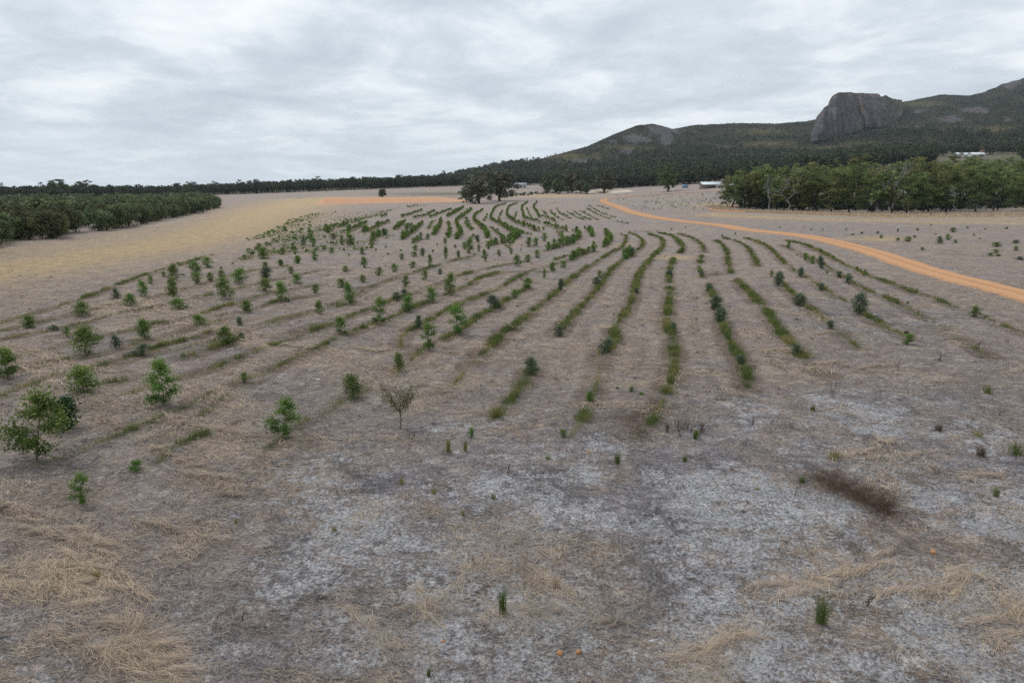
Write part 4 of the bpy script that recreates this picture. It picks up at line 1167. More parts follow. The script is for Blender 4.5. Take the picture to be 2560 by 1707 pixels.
SAPS = [  # crop, x, base y, top y, width, kind, label
    (1, 265, 1435, 1060, 350, 'g', 'largest sapling, wide and ragged, beside the left edge of the photo'),
    (1, 450, 1215, 1030, 180, 'd', 'dark blue-green sapling tucked behind the largest ragged one'),
    (1, 585, 985, 820, 220, 'g', 'slanting two-lobed bright sapling above the dark blue-green one'),
    (1, 1150, 1055, 775, 240, 'g', 'tall open bright green sapling standing alone left of centre, airy crown'),
    (1, 1985, 1280, 1025, 230, 'g', 'bright sapling with sparse lower twigs above a brown grass tuft'),
    (1, 55, 870, 690, 190, 'g', 'sprawling sapling cut by the left edge of the photo'),
    (1, 600, 695, 530, 180, 'g', 'dark green sapling with a leaf-laden arm reaching left'),
    (1, 820, 652, 580, 75, 'b', 'small grey-green sapling right of the one with the reaching arm'),
    (1, 985, 705, 630, 95, 'b', 'low blue-grey bush at the left end of a long green grass strip'),
    (1, 1010, 585, 460, 110, 'g', 'upright oval sapling above the low blue-grey bush'),
    (1, 1590, 622, 500, 125, 'g', 'bright two-tiered sapling with a blue-grey seedling at its right'),
    (1, 1690, 585, 540, 60, 'b', 'tiny blue-grey seedling touching the two-tiered sapling'),
    (1, 205, 505, 430, 95, 'g', 'small sapling near the left edge, above a pale straw patch'),
    (1, 375, 528, 490, 70, 'b', None), (1, 475, 575, 510, 50, 'g', None),
    (1, 575, 430, 345, 115, 'g', 'wide low sapling, first on the left in its sparse row'),
    (1, 915, 358, 275, 95, 'g', None), (1, 815, 305, 240, 60, 'b', None), (1, 1010, 285, 185, 70, 'g', None), (1, 1055, 195, 145, 45, 'g', None),
    (1, 1210, 292, 165, 90, 'g', 'tall narrow sapling right under another one at the plantation corner'),
    (1, 1215, 170, 70, 90, 'g', 'leafy sapling at the upper left corner of the plantation'),
    (1, 1150, 145, 110, 40, 'g', None), (1, 1280, 150, 120, 45, 'g', None),
    (1, 1255, 380, 300, 120, 'g', None), (1, 1375, 130, 50, 85, 'g', None), (1, 1380, 192, 125, 80, 'g', None), (1, 1455, 82, 20, 90, 'g', None),
    (1, 1470, 178, 120, 65, 'g', None), (1, 1555, 162, 105, 62, 'g', None), (1, 1580, 305, 170, 120, 'g', 'big rounded sapling with a dense ball of leaves, left field'),
    (1, 1670, 200, 100, 115, 'g', None), (1, 1865, 165, 85, 100, 'b', None), (1, 1855, 92, 45, 55, 'g', None), (1, 1855, 255, 175, 105, 'g', None),
    (1, 1975, 318, 190, 100, 'g', 'tall egg-shaped sapling right of a low spreading one'),
    (1, 2080, 198, 125, 80, 'g', None), (1, 2040, 130, 80, 50, 'g', None), (1, 1725, 395, 315, 90, 'g', None), (1, 1405, 495, 415, 105, 'g', 'low spreading rosette-like sapling mid left'),
    (1, 1680, 485, 430, 60, 'b', None), (1, 1710, 890, 825, 60, 'g', 'small lone round sapling on pale ground between two big ones'),
    (1, 945, 1515, 1440, 90, 'g', 'very small sapling at the end of a dark grass strip, lower left'),
    (8, 460, 580, 440, 110, 'g', 'lowest sapling in the photo, small and yellow-green, lower left'),
    (1, 1965, 67, 30, 45, 'g', None), (1, 2085, 52, 0, 50, 'g', None), (1, 1630, 65, 40, 30, 'g', None), (1, 1550, 102, 70, 35, 'g', None),
    (2, 685, 1215, 1050, 150, 'g', 'full leafy sapling on a thin stem, just above the Y-shaped wattle'),
    (2, 1005, 1035, 905, 90, 'g', 'column-like bright sapling between two larger saplings near centre'),
    (2, 1205, 890, 705, 135, 'g', 'tall yellow-green sapling left of the biggest dense central one'),
    (2, 595, 772, 655, 112, 'g', 'heart-shaped bright sapling standing alone between two grass strips'),
    (2, 870, 702, 520, 122, 'g', 'tall dense sapling leaning slightly left, centre left'),
    (2, 1410, 772, 580, 165, 'g', 'biggest dense sapling at the centre, at the head of a grass strip'),
    (2, 1140, 728, 640, 62, 'b', 'thin grey-blue sapling behind the tall yellow-green one'),
    (2, 1060, 610, 500, 112, 'g', 'bushy sapling with a spreading right side beside grey-blue shrubs'), (2, 1040, 500, 455, 70, 'b', None), (2, 985, 535, 480, 85, 'b', None),
    (2, 1235, 548, 445, 95, 'g', 'open-topped sapling at mid centre, left of a pyramid-shaped one'),
    (2, 1355, 498, 350, 100, 'g', 'tall pyramid-shaped sapling at mid centre'),
    (2, 1670, 590, 500, 120, 'b', 'silvery blue-green round bush with pale leaves beside a grass strip'),
    (2, 1900, 458, 380, 88, 'g', 'umbrella-shaped dark sapling at the end of a grass strip'), (2, 1815, 522, 455, 60, 'g', 'small pale green sapling growing inside a grass strip'),
    (2, 660, 558, 410, 90, 'g', 'tall ragged sapling with a grass tail on its right'), (2, 440, 630, 540, 72, 'g', None), (2, 600, 440, 380, 88, 'g', None), (2, 745, 405, 355, 65, 'g', None),
    (2, 860, 368, 305, 62, 'g', None), (2, 1045, 445, 365, 62, 'g', None), (2, 1180, 395, 325, 62, 'g', None), (2, 1290, 355, 315, 50, 'g', None), (2, 970, 342, 275, 62, 'g', None),
    (2, 1095, 308, 262, 58, 'g', None), (2, 1220, 305, 220, 45, 'g', None), (2, 760, 308, 235, 62, 'g', None), (2, 625, 338, 295, 58, 'g', None), (2, 415, 482, 420, 66, 'g', None),
    (2, 175, 292, 250, 45, 'g', None), (2, 290, 277, 225, 55, 'g', None), (2, 275, 227, 190, 35, 'g', None), (2, 415, 257, 190, 62, 'g', None), (2, 50, 242, 170, 92, 'g', None),
    (2, 20, 192, 140, 50, 'g', None), (2, 260, 182, 135, 32, 'g', None), (2, 355, 207, 170, 27, 'g', None), (2, 185, 217, 170, 62, 'g', None), (2, 530, 207, 165, 45, 'g', None),
    (2, 615, 197, 165, 36, 'g', None), (2, 650, 226, 200, 32, 'g', None), (2, 685, 187, 160, 22, 'g', None), (2, 745, 212, 165, 46, 'g', None), (2, 840, 197, 170, 26, 'g', None),
    (2, 925, 222, 195, 32, 'g', None), (2, 1020, 252, 210, 42, 'g', None), (2, 1015, 202, 175, 30, 'g', None), (2, 1110, 228, 190, 62, 'g', None), (2, 1165, 227, 170, 52, 'b', None),
    (2, 1115, 187, 150, 52, 'g', None), (2, 1240, 212, 175, 30, 'g', None), (2, 1330, 248, 160, 42, 'g', None), (2, 1415, 232, 185, 42, 'b', None), (2, 1395, 182, 140, 30, 'g', None),
    (2, 1490, 205, 105, 80, 'g', 'bulky dark sapling, the largest among the middle distance rows'), (2, 1460, 178, 130, 42, 'g', None), (2, 1560, 197, 145, 32, 'g', None), (2, 1530, 232, 195, 24, 'g', None),
    (2, 1605, 258, 180, 50, 'g', None), (2, 1700, 227, 180, 42, 'g', None), (2, 1625, 177, 120, 52, 'g', None), (2, 1550, 132, 80, 46, 'b', None), (2, 1785, 207, 160, 36, 'g', None),
    (2, 1855, 192, 165, 26, 'g', None), (2, 1860, 157, 135, 26, 'g', None), (2, 1910, 162, 95, 55, 'g', None), (2, 1955, 160, 98, 55, 'g', None), (2, 2020, 122, 65, 50, 'g', None),
    (2, 1830, 295, 220, 66, 'g', None), (2, 1900, 267, 215, 60, 'g', None), (2, 1970, 237, 180, 52, 'g', None), (2, 2150, 312, 262, 66, 'g', None), (2, 2075, 338, 265, 56, 'g', None),
    (2, 2018, 383, 315, 32, 'g', None), (2, 2132, 468, 385, 45, 'b', None), (2, 1325, 142, 100, 36, 'g', None), (2, 1270, 157, 130, 24, 'g', None), (2, 910, 178, 150, 26, 'g', None),
    (2, 810, 167, 95, 45, 'g', None), (2, 600, 147, 85, 42, 'g', None), (2, 665, 152, 75, 75, 'g', None), (2, 480, 182, 150, 46, 'g', None), (2, 400, 162, 100, 50, 'g', None), (2, 385, 120, 70, 45, 'g', None),
    (2, 375, 85, 30, 34, 'g', None), (2, 330, 152, 95, 36, 'b', None), (2, 285, 132, 95, 26, 'g', None), (2, 95, 157, 125, 28, 'g', None), (2, 545, 107, 65, 70, 'g', None), (2, 505, 67, 20, 60, 'g', None), (2, 260, 77, 48, 36, 'g', None),
    (2, 1930, 1065, 945, 112, 'b', 'round blue-green sapling heading the nearest long grass strip'), (2, 1510, 1495, 1425, 50, 'g', 'tiny bright seedling in straw right of the Y-shaped wattle'),
    (3, 545, 1255, 1170, 72, 'g', 'small light green sapling below three low seedlings, centre'), (3, 360, 1505, 1450, 62, 'g', 'small star-like seedling just above the pale ashy ground'),
    (3, 1285, 1512, 1455, 50, 'g', 'little dark seedling among brown dead stalks'),
    (3, 650, 905, 800, 105, 'b', 'round blue-green bush at the lower end of a curving grass strip'), (3, 330, 795, 725, 76, 'b', None), (3, 620, 378, 325, 62, 'g', None), (3, 590, 432, 375, 72, 'b', None),
    (3, 345, 432, 385, 42, 'b', None), (3, 870, 492, 450, 42, 'b', None), (3, 870, 372, 340, 42, 'b', None), (3, 755, 660, 630, 46, 'b', None), (3, 1100, 378, 320, 56, 'b', None),
    (3, 1130, 755, 690, 66, 'b', 'blue-green bush half way along the longest straight grass strip'), (3, 1330, 372, 330, 42, 'b', None), (3, 1380, 472, 420, 62, 'b', None),
    (3, 1425, 605, 510, 112, 'b', 'upper of two big blue-green bushes stacked on one grass strip'), (3, 1455, 695, 590, 100, 'b', 'lower of two big blue-green bushes stacked on one grass strip'),
    (3, 1600, 980, 910, 76, 'b', 'grey-green bush near the foot of the strip right of the longest one'), (3, 1990, 925, 850, 80, 'b', 'blue-green bush at the lower end of the long diagonal strip'),
    (3, 835, 222, 180, 52, 'g', None), (3, 795, 252, 210, 52, 'g', None), (3, 1865, 442, 350, 76, 'b', 'pale green bushy sapling starting a short strip on the right'), (3, 1815, 372, 330, 36, 'g', None),
    (3, 2010, 568, 495, 102, 'b', 'spreading blue-grey bush on a short strip, right of centre'), (3, 2020, 372, 315, 42, 'b', None), (3, 2160, 303, 240, 42, 'b', None), (3, 1970, 347, 310, 26, 'b', None),
    (3, 1560, 87, 55, 26, 'g', None), (3, 1470, 102, 70, 30, 'b', None), (3, 1115, 52, 25, 26, 'b', None), (3, 1215, 34, 14, 22, 'g', None), (3, 1185, 205, 165, 50, 'g', None), (3, 1020, 215, 180, 40, 'g', None), (3, 980, 250, 220, 40, 'g', None),
    (4, 310, 172, 120, 36, 'g', None), (4, 430, 252, 205, 42, 'g', None), (4, 475, 284, 230, 36, 'g', None), (4, 540, 322, 240, 46, 'b', None), (4, 580, 357, 325, 36, 'b', None), (4, 665, 382, 340, 46, 'b', None),
    (4, 730, 420, 360, 58, 'b', None), (4, 790, 328, 295, 40, 'g', None), (4, 845, 352, 315, 30, 'b', None), (4, 625, 252, 215, 36, 'g', None),
    (4, 800, 630, 500, 110, 'b', 'tall blue-grey sapling, the biggest plant in the right hand rows'), (4, 395, 377, 315, 42, 'b', None), (4, 345, 342, 310, 30, 'b', None), (4, 540, 468, 420, 60, 'b', None),
    (4, 600, 738, 685, 66, 'b', 'small round green bush alone in a sandy gap on the right'), (4, 1150, 842, 770, 82, 'g', 'dark green bush with a bare stem below, right side'), (4, 1615, 655, 590, 80, 'g', 'dark tufted bush near the right edge below the gravel road'),
    (4, 1145, 572, 535, 32, 'g', None), (4, 535, 207, 170, 30, 'g', None), (4, 400, 152, 125, 26, 'g', None), (4, 140, 157, 120, 26, 'g', None), (4, 370, 232, 200, 24, 'b', None),
    (3, 735, 1160, 1140, 36, 'g', 'left one of three low seedlings in a line, centre'), (3, 835, 1175, 1135, 45, 'g', 'middle one of three low seedlings in a line, centre'), (3, 905, 1200, 1175, 45, 'g', 'right one of three low seedlings in a line, centre'),
]
BEYOND = [(1075, 55, 24, 16), (935, 70, 20, 20), (1215, 45, 16, 20), (1465, 57, 32, 42), (1565, 32, 14, 18), (1370, 137, 46, 40), (1430, 112, 40, 36), (1075, 117, 22, 30), (1150, 124, 36, 50), (1195, 98, 16, 18), (1480, 132, 24, 26),
          (1250, 182, 22, 26), (1765, 162, 34, 62), (1900, 138, 24, 42), (1905, 187, 34, 32), (1765, 205, 30, 34), (1725, 222, 22, 40), (825, 70, 14, 18), (760, 80, 12, 26), (960, 100, 24, 24), (715, 45, 16, 12), (470, 45, 14, 10),
          (550, 45, 12, 12), (1835, 37, 18, 24), (1690, 40, 12, 18), (1930, 252, 22, 46), (1780, 225, 16, 40), (1610, 82, 16, 16), (250, 28, 10, 12), (425, 28, 8, 10), (1345, 70, 8, 20), (1310, 10, 10, 16), (1650, 105, 10, 14)]

def sapling_specs():
    r = np.random.default_rng(21)
    specs = []
    for c, x, yb, yt, w_, k, lab in SAPS:
        (px, py), (_, pt) = cr(c, [(x, yb), (x, yt)])
        specs.append(dict(px=px, py=py, h=py - pt, w=w_ / CR[c][2], k=k, lab=lab, row=None))
    for L in HEDGE_W:
        acc = 0
        s = np.concatenate([[0], np.cumsum(np.linalg.norm(np.diff(L, axis=0), axis=1))])
        d = np.hypot(L[:, 0], L[:, 1]).mean()
        t = 0.0
        while t < s[-1]:
            x, y = np.interp(t, s, L[:, 0]), np.interp(t, s, L[:, 1])
            hm = r.uniform(.8, 1.8)
            px, py = proj(x + r.normal() * .12, y, T(x, y))
            f = F_PX / y
            specs.append(dict(px=float(px), py=float(py), h=hm * f, w=r.uniform(.95, 1.45) * f, k='g' if r.random() < .9 else 'b', lab=None, row=1))
            t += r.uniform(.9, 2.3) if d < 130 else r.uniform(1.2, 2.6)
    return specs

def place_saplings():
    r = np.random.default_rng(33)
    sp = sapling_specs()
    sp.sort(key=lambda s: -(s['h'] * s['w']) - (1e6 if s['lab'] else 0))
    ones, rest = sp[:300], sp[300:]
    # name unlabelled ones by the nearest sapling that has a name
    import re
    nicks = []
    for s in ones:
        if s['lab']:
            nk = re.split(r',| beside| tucked| above| standing| with | cut | right of| at the| touching| near | under| left of| behind| half way| on one| growing| heading| below| between| just| alone| in straw| among| starting| on a| on pale| on the| in the| in a| one |  reaching| again', s['lab'])[0].strip()
            if 3 <= len(nk.split()) <= 6: nicks.append((nk, s))
    names = [n_ for n_, _ in nicks]
    nicks = [(n_, s) for n_, s in nicks if names.count(n_) == 1]
    SEC = ['right of', 'above right of', 'above', 'above left of', 'left of', 'below left of', 'below', 'below right of']
    bins = {}
    for s in ones:
        if not s['lab'] and not s['row']:
            n_, L = min(nicks, key=lambda q: math.hypot(q[1]['px'] - s['px'], 2 * (q[1]['py'] - s['py'])))
            sec = int(((math.degrees(math.atan2(L['py'] - s['py'], s['px'] - L['px'])) + 382.5) % 360) // 45)
            bins.setdefault((n_, sec), []).append((math.hypot(L['px'] - s['px'], L['py'] - s['py']), id(s), s))
    for (n_, sec), q in bins.items():
        for k, (_, _, s) in enumerate(sorted(q, key=lambda t: t[0])):
            s['where'] = ('' if k == 0 else ordinal(k + 1) + ' ') + SEC[sec] + ' the ' + n_
    for s in ones:
        P = G(s['px'], s['py'])[0]
        d = math.hypot(P[0], P[1])
        sl = math.hypot(d, CAM_Z)
        dep = math.atan2(CAM_Z, d)
        # picture height = height seen from above + the near half of the crown
        hm = s['h'] / F_PX * sl * cos(0)
        wm = s['w'] / F_PX * sl
        hm = max(hm / cos(dep) - wm * .2 * math.tan(dep), hm * .75) * .95
        size = 'big' if s['h'] > 26 else 'small'
        kind = s['k'] + '_' + size
        if s['k'] == 'g' and s['h'] > 62: kind = 'g_hero'
        if kind == 'd_small': kind = 'd_big'
        lab, g = s['lab'], None
        if not lab:
            col = 'blue-green' if s['k'] == 'b' else 'leafy green'
            if s['row']:
                side = 'left' if s['px'] < 970 else ('middle' if s['px'] < 1430 else 'right')
                lab = f'{col} sapling in the crowded curving rows, {side} part of the far plantation'
                g = 'saplings crowded in the curving far rows'
            else:
                sz = 'small' if s['h'] < 20 else ('mid-sized' if s['h'] < 32 else 'large')
                lab = f'{sz} {col} sapling, {s["where"]}'
                g = 'saplings planted in rows'
        else:
            g = 'saplings planted in rows'
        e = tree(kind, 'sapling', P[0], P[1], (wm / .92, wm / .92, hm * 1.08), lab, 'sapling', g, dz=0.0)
    # what is left of the far hedges
    def prot(seed):
        r2 = np.random.default_rng(seed)
        K = 12
        d = rdir(K, r2, .2)
        c = d * r2.uniform(.4, 1, K)[:, None] * np.array([.3, .3, .3]) + np.array([0, 0, .55])
        return crown_np(r2, c, r2.uniform(.12, .2, K), 14, .16, .6, r2.beta(2, 2, K))
    P = np.array([G(s['px'], s['py'])[0] for s in rest])
    hh = np.array([s['h'] / F_PX for s in rest]) * P[:, 1]
    ww = np.array([s['w'] / F_PX for s in rest]) * P[:, 1]
    protos = [prot(k) for k in range(5)]
    bake('sapling_rows', protos, P[:, 0], P[:, 1], H(P[:, 0], P[:, 1]), ww, hh, M_LEAF, r, .15, 'far rows of crowded green saplings near the big gums', 'sapling rows')
    # seedlings of the faint rows: too many and too small to count
    X, Y = [], []
    for L in FAINT_W:
        n = max(3, int(len(L) * .55))
        i = r.integers(0, len(L), n)
        keep = fbm(L[i][:, 0] / 6, L[i][:, 1] / 6, 2) > -.25
        X += list(L[i][keep][:, 0] + r.normal(size=keep.sum()) * .25); Y += list(L[i][keep][:, 1] + r.normal(size=keep.sum()) * .25)
    n = 420                                   # scattered ones towards the sheds
    pxs, pys = r.uniform(1540, 1850, n), 478 + 44 * r.random(n) ** .8 + 4
    Q = G(pxs, pys)
    q = dist_line(Q[:, 0], Q[:, 1], ROAD, 8) > 5
    X += list(Q[q][:, 0]); Y += list(Q[q][:, 1])
    X, Y = np.array(X), np.array(Y)
    h = r.uniform(.25, .75, len(X)) * np.where(r.random(len(X)) < .1, 1.7, 1)
    bake('seedlings', protos[:3], X, Y, H(X, Y), h * 1.3, h, M_LEAF, r, .25, 'tiny seedlings dotting the faint young rows', 'seedlings')
    # the wattle
    (px, py), (_, pt) = cr(2, [(1015, 1440), (1015, 1170)])
    P = G(px, py)[0]
    tree('wattle', 'wattle', P[0], P[1], (2.05, 2.05, 1.95), 'Y-shaped yellow-green feathery wattle with a bare thin stem', 'wattle', rz=0.3, dz=0)
    # shrubs beyond the road
    order = sorted(range(len(BEYOND)), key=lambda i: BEYOND[i][0])
    for i, (x, yb, h, w_) in enumerate(BEYOND):
        px, py = cr(4, [(x, yb)])[0]
        P = G(px, py)[0]
        k = 'b_small' if i % 4 == 1 else 'g_small'
        f = P[1] / F_PX
        k_ = order.index(i) + 1
        tree(k, 'shrub', P[0], P[1], (w_ / 2.8 * f / .7, w_ / 2.8 * f / .7, h / 2.8 * f * 1.05), f'small {"grey-green" if k[0] == "b" else "green"} shrub beyond the gravel road, {ordinal(k_)} from the left', 'shrub', 'shrubs beyond the gravel road')
place_saplings()

# ------------------------------------------------------------------ blades: grass strips and straw
def blades(X, Y, Z, h, w, lean, ang, tint, seg=2):
    """bent grass blades: base pair, middle pair, tip pair"""
    n = len(X)
    d = np.stack([np.cos(ang), np.sin(ang), np.zeros(n)], 1)
    vx = np.stack([Y * 0 + Y / np.hypot(X, Y), -X / np.hypot(X, Y), np.zeros(n)], 1)     # blades turn every way, width mostly crosswise
    s = rng.normal(size=(n, 3)); s[:, 2] = 0
    side = vx + s * .7
    side /= np.linalg.norm(side, axis=1)[:, None]
    base = np.stack([X, Y, Z], 1)
    mid = base + d * (lean * h * .35)[:, None] + np.array([0, 0, 1.]) * (h * .62)[:, None]
    tip = base + d * (lean * h)[:, None] + np.array([0, 0, 1.]) * (h * np.clip(1.05 - lean * .35, .1, 1))[:, None]
    w = w[:, None]
    V = np.stack([base - side * w * .5, base + side * w * .5, mid + side * w * .4, mid - side * w * .4, tip + side * w * .1, tip - side * w * .1], 1).reshape(-1, 3)
    b = np.arange(n)[:, None] * 6
    F = np.vstack([b + np.array([[0, 1, 2, 3]]), b + np.array([[3, 2, 4, 5]])])
    return V, F, np.repeat(tint, 6)

def straws(X, Y, Z, L, w, ang, rise, tint):
    """straw lying on the ground in a low arc"""
    n = len(X)
    d = np.stack([np.cos(ang), np.sin(ang), np.zeros(n)], 1)
    side = np.stack([-np.sin(ang), np.cos(ang), np.zeros(n)], 1)
    sd = side + rng.normal(size=(n, 3)) * .3
    base = np.stack([X, Y, Z], 1)
    bendv = side * (rng.normal(size=n) * .07 * L)[:, None]
    a, c = base - d * (L * .5)[:, None], base + d * (L * .5)[:, None]
    m = base + bendv + np.array([0, 0, 1.]) * rise[:, None]
    a[:, 2] += .01; c[:, 2] += .01 + rise * .4
    w = w[:, None] * sd
    V = np.stack([a - w * .4, a + w * .4, m + w * .5, m - w * .5, c + w * .2, c - w * .2], 1).reshape(-1, 3)
    b = np.arange(n)[:, None] * 6
    return V, np.vstack([b + np.array([[0, 1, 2, 3]]), b + np.array([[3, 2, 4, 5]])]), np.repeat(tint, 6)

def grass_strips():
    X, Y, h, w_, t = [], [], [], [], []
    r = np.random.default_rng(77)
    def strip(L, dens, width, hh, full=1.0):
        seg = np.diff(L, axis=0); ln = np.linalg.norm(seg, axis=1)
        mid = (L[1:] + L[:-1]) / 2
        D = np.hypot(mid[:, 0], mid[:, 1])
        k = (ln * width * 620 * dens * np.clip(30 / D, .05, 1.4) ** 1.25).astype(int)
        s = np.cumsum(ln)
        gap = fbm(s / 1.3 + L[0, 0], s * 0 + L[0, 1], 3) * 1.3
        k = (k * np.clip(.85 + 2.2 * gap, .06, 1.5)).astype(int)
        wloc = width * np.clip(1 + 1.1 * fbm(s / 1.4, s * 0 + 7 + L[0, 0], 3), .4, 1.8)
        i = np.repeat(np.arange(len(mid)), k)
        if not len(i): return
        u_ = r.random(len(i))
        tt = seg / (ln[:, None] + 1e-9)
        nn = np.stack([-tt[:, 1], tt[:, 0]], 1)
        q = L[i] + seg[i] * u_[:, None] + nn[i] * (r.normal(size=len(i)) * .30 * wloc[i])[:, None]
        X.append(q[:, 0]); Y.append(q[:, 1])
        h.append(r.uniform(.45, 1.1, len(i)) * hh * np.clip(1 + .5 * gap[i], .5, 1.5))
        w_.append(.012 * np.clip(D[i] / 30, .8, 6))
        t.append(np.clip(.46 + .6 * fbm(q[:, 0] / 1.3 + 3, q[:, 1] / 1.3, 3) + r.normal(size=len(i)) * .24, 0, 1))
    for L, d in STRIP_W:
        strip(L, d * .75, .34 + .20 * d, .30 + .10 * d)
    for L in GUIDE_W:
        n0 = len(t)
        strip(L, .30, .34, .26)
        for k in range(n0, len(t)): t[k] = np.clip(t[k] + .18, 0, 1)
    for L in HEDGE_W: strip(L, .22, .4, .3)
    for L in FAINT_W: strip(L, .35, .5, .3)
    X, Y, h, w_, t = map(np.concatenate, (X, Y, h, w_, t))
    V, F, c = blades(X, Y, H(X, Y) + .03, h, w_, r.uniform(.05, .9, len(X)), r.uniform(0, 2 * pi, len(X)), t)
    tag(obj('grass', mesh('grass', V, F, M_GREENBLADE, c)), 'green rush-like grass growing in strips along the planting rows', 'grass', kind='stuff')
grass_strips()

def straw_mat():
    r = np.random.default_rng(88)
    n = 260000
    # density falls with distance like the picture's own
    rr = 9.5 * (95 / 9.5) ** (r.random(n) ** 1.0)
    a = r.uniform(-.80, .80, n)
    X, Y = rr * np.sin(a), rr * np.cos(a)
    lft = sst(-X, -2, 14)
    dg, cg = (X * .62 + Y * .78), (X * .78 - Y * .62)
    ridge = fbm(dg / 3.2, cg / 16, 3)
    cl = fbm(X / 2.2 + 31, Y / 2.2 - 8, 3)
    px, py = proj(X, Y, T(X, Y))
    pal = np.exp(-(((px - 1500) / 600) ** 2 + ((py - 1250) / 170) ** 2)) + np.exp(-(((px - 2000) / 400) ** 2 + ((py - 1350) / 260) ** 2))
    p = .30 + .9 * sst(cl, 0, .45) + .8 * lft * sst(ridge, .0, .4) - .35 * pal
    k = r.random(n) < p
    X, Y, rr, cl, ridge, lft, pal = (q[k] for q in (X, Y, rr, cl, ridge, lft, pal))
    dirn = np.where(r.random(len(X)) < .35 * lft + .5, -.62 + .42 * r.normal(size=len(X)), r.uniform(0, pi, len(X)))
    dirn = np.where(X > 5, pi - dirn, dirn) + .9 * fbm(X / 3, Y / 3, 2)
    mound = sst(cl, .15, .55) + lft * sst(ridge, .1, .5)
    L = r.uniform(.12, .34, len(X)) * (1 + .8 * np.clip(mound, 0, 1)) * np.clip(rr / 26, .85, 2.2)
    w_ = .0042 * np.clip(rr / 13, 1, 5.5) * r.uniform(.7, 1.3, len(X))
    rise = r.random(len(X)) ** 1.5 * (.05 + .13 * np.clip(mound, 0, 1))
    t = np.clip(.34 + .26 * np.clip(mound, 0, 1.2) + r.normal(size=len(X)) * .22 - .05 * pal, 0, 1)
    Z = H(X, Y) + .13 * lft * sst(ridge, .05, .5) + .01 + rise * .4
    V, F, c = straws(X, Y, Z, L, w_, dirn, rise, t)
    # straw heaps seen in the foreground and tussocks
    heaps = [(8, 95, 1030, 1.5, .85), (8, 330, 1010, 1.6, .9), (8, 590, 960, 1.9, .8), (8, 250, 760, 1.3, .6), (8, 110, 620, 1.6, .6), (8, 560, 800, 1.5, .7), (8, 870, 760, 1.6, .5), (8, 900, 1330, 1.4, .8), (8, 520, 1400, 1.4, .7), (8, 700, 1320, .9, .6),
             (8, 1230, 420, 1.8, .5), (8, 860, 1500, 1.0, .7), (8, 370, 1050, 1.2, .9), (8, 1150, 480, 1.3, .5), (9, 1105, 1030, .45, .9), (9, 430, 1160, .8, .8), (9, 530, 1010, .9, .7), (9, 300, 1210, .8, .4), (9, 150, 1280, 1.2, .6), (9, 980, 930, 1.3, .3), (9, 1180, 1180, 1.3, .3),
             (10, 760, 1060, 1.1, .9), (10, 1040, 930, 1.2, .8), (10, 1300, 1010, 1.6, .85), (10, 220, 1420, 1.1, .8), (10, 1750, 1180, 1.3, .7), (10, 1880, 1290, 1.0, .8), (10, 1050, 260, 1.2, .8), (10, 1320, 300, 1.3, .5), (10, 1660, 420, 1.0, .6), (10, 1450, 1040, 1.2, .7), (10, 540, 1020, 1.0, .7), (10, 200, 1340, .9, .9),
             (1, 770, 1180, 1.3, .5), (1, 1250, 1190, 1.6, .6), (1, 1630, 1240, 1.1, .6), (1, 1200, 1380, 1.2, .6), (1, 640, 800, 1.5, .5), (2, 250, 880, 1.3, .6), (2, 780, 890, 1.3, .7), (2, 1300, 1140, 1.4, .4), (4, 190, 890, .9, .7), (4, 560, 770, .6, .6), (4, 880, 1000, 1.0, .6), (4, 540, 970, 1.0, .7)]
    HX, HY, HL, HW, HA, HR, HT, HZ = [], [], [], [], [], [], [], []
    for cn, x, y, R, tn in heaps:
        P = G(*cr(cn, [(x, y)])[0])[0]
        d = np.hypot(*P)
        m = int(2600 * R * min(1, 20 / d))
        aa = -.55 if cn in (8, 1, 2) else (.5 if cn in (10, 4) else r.uniform(0, 3))
        m = int(m * (.19 if cn in (9, 10) else .36))
        # a ragged swathe: several small sheaves strung along a wavering line
        ns = 5 + int(4 * R)
        cx = np.cumsum(r.uniform(.4, 1.4, ns)); cx = (cx / cx[-1] - .5) * 2.1 * R
        cy = np.cumsum(r.normal(size=ns)) * .11 * R
        k_ = r.integers(0, ns, m)
        sa = r.normal(size=ns) * .5
        q0 = r.normal(size=(m, 2)) * np.array([.24, .075]) * (.5 + r.random(ns)[k_])[:, None]
        q = np.stack([cx[k_] + q0[:, 0] * np.cos(sa[k_]) - q0[:, 1] * np.sin(sa[k_]), cy[k_] + q0[:, 0] * np.sin(sa[k_]) + q0[:, 1] * np.cos(sa[k_])], 1)
        stray = r.random(m) < .45
        q[stray] += r.normal(size=(stray.sum(), 2)) * np.array([.5, .35]) * R
        qx, qy = P[0] + q[:, 0] * cos(aa) - q[:, 1] * sin(aa), P[1] + q[:, 0] * sin(aa) + q[:, 1] * cos(aa)
        hh = .13 * np.exp(-(q0[:, 1] / .10) ** 2) * ~stray
        aloc = aa + sa[k_]
        HX.append(qx); HY.append(qy); HA.append(aloc + r.normal(size=m) * np.where(stray, .8, .32)); HL.append(r.uniform(.25, .6, m)); HW.append(.0045 * np.clip(d / 15, 1, 3) * r.uniform(.7, 1.3, m))
        HR.append(r.random(m) * .09); HT.append(np.clip(.12 + tn * .55 + r.normal(size=m) * .18, 0, 1)); HZ.append(hh * r.random(m) ** .6)
    HX, HY, HA, HL, HW, HR, HT, HZ = map(np.concatenate, (HX, HY, HA, HL, HW, HR, HT, HZ))
    lf = sst(-HX, -2, 14)
    rg = fbm((HX * .62 + HY * .78) / 3.2, (HX * .78 - HY * .62) / 16, 3)
    V2, F2, c2 = straws(HX, HY, H(HX, HY) + .13 * lf * sst(rg, .05, .5) + HZ, HL, HW, HA, HR, HT)
    # pale standing dry grass along the foot of the right wood
    m = 16000
    pp = gl([(1780, 517), (1850, 528), (2000, 534), (2200, 540), (2400, 539), (2700, 533)], 2)
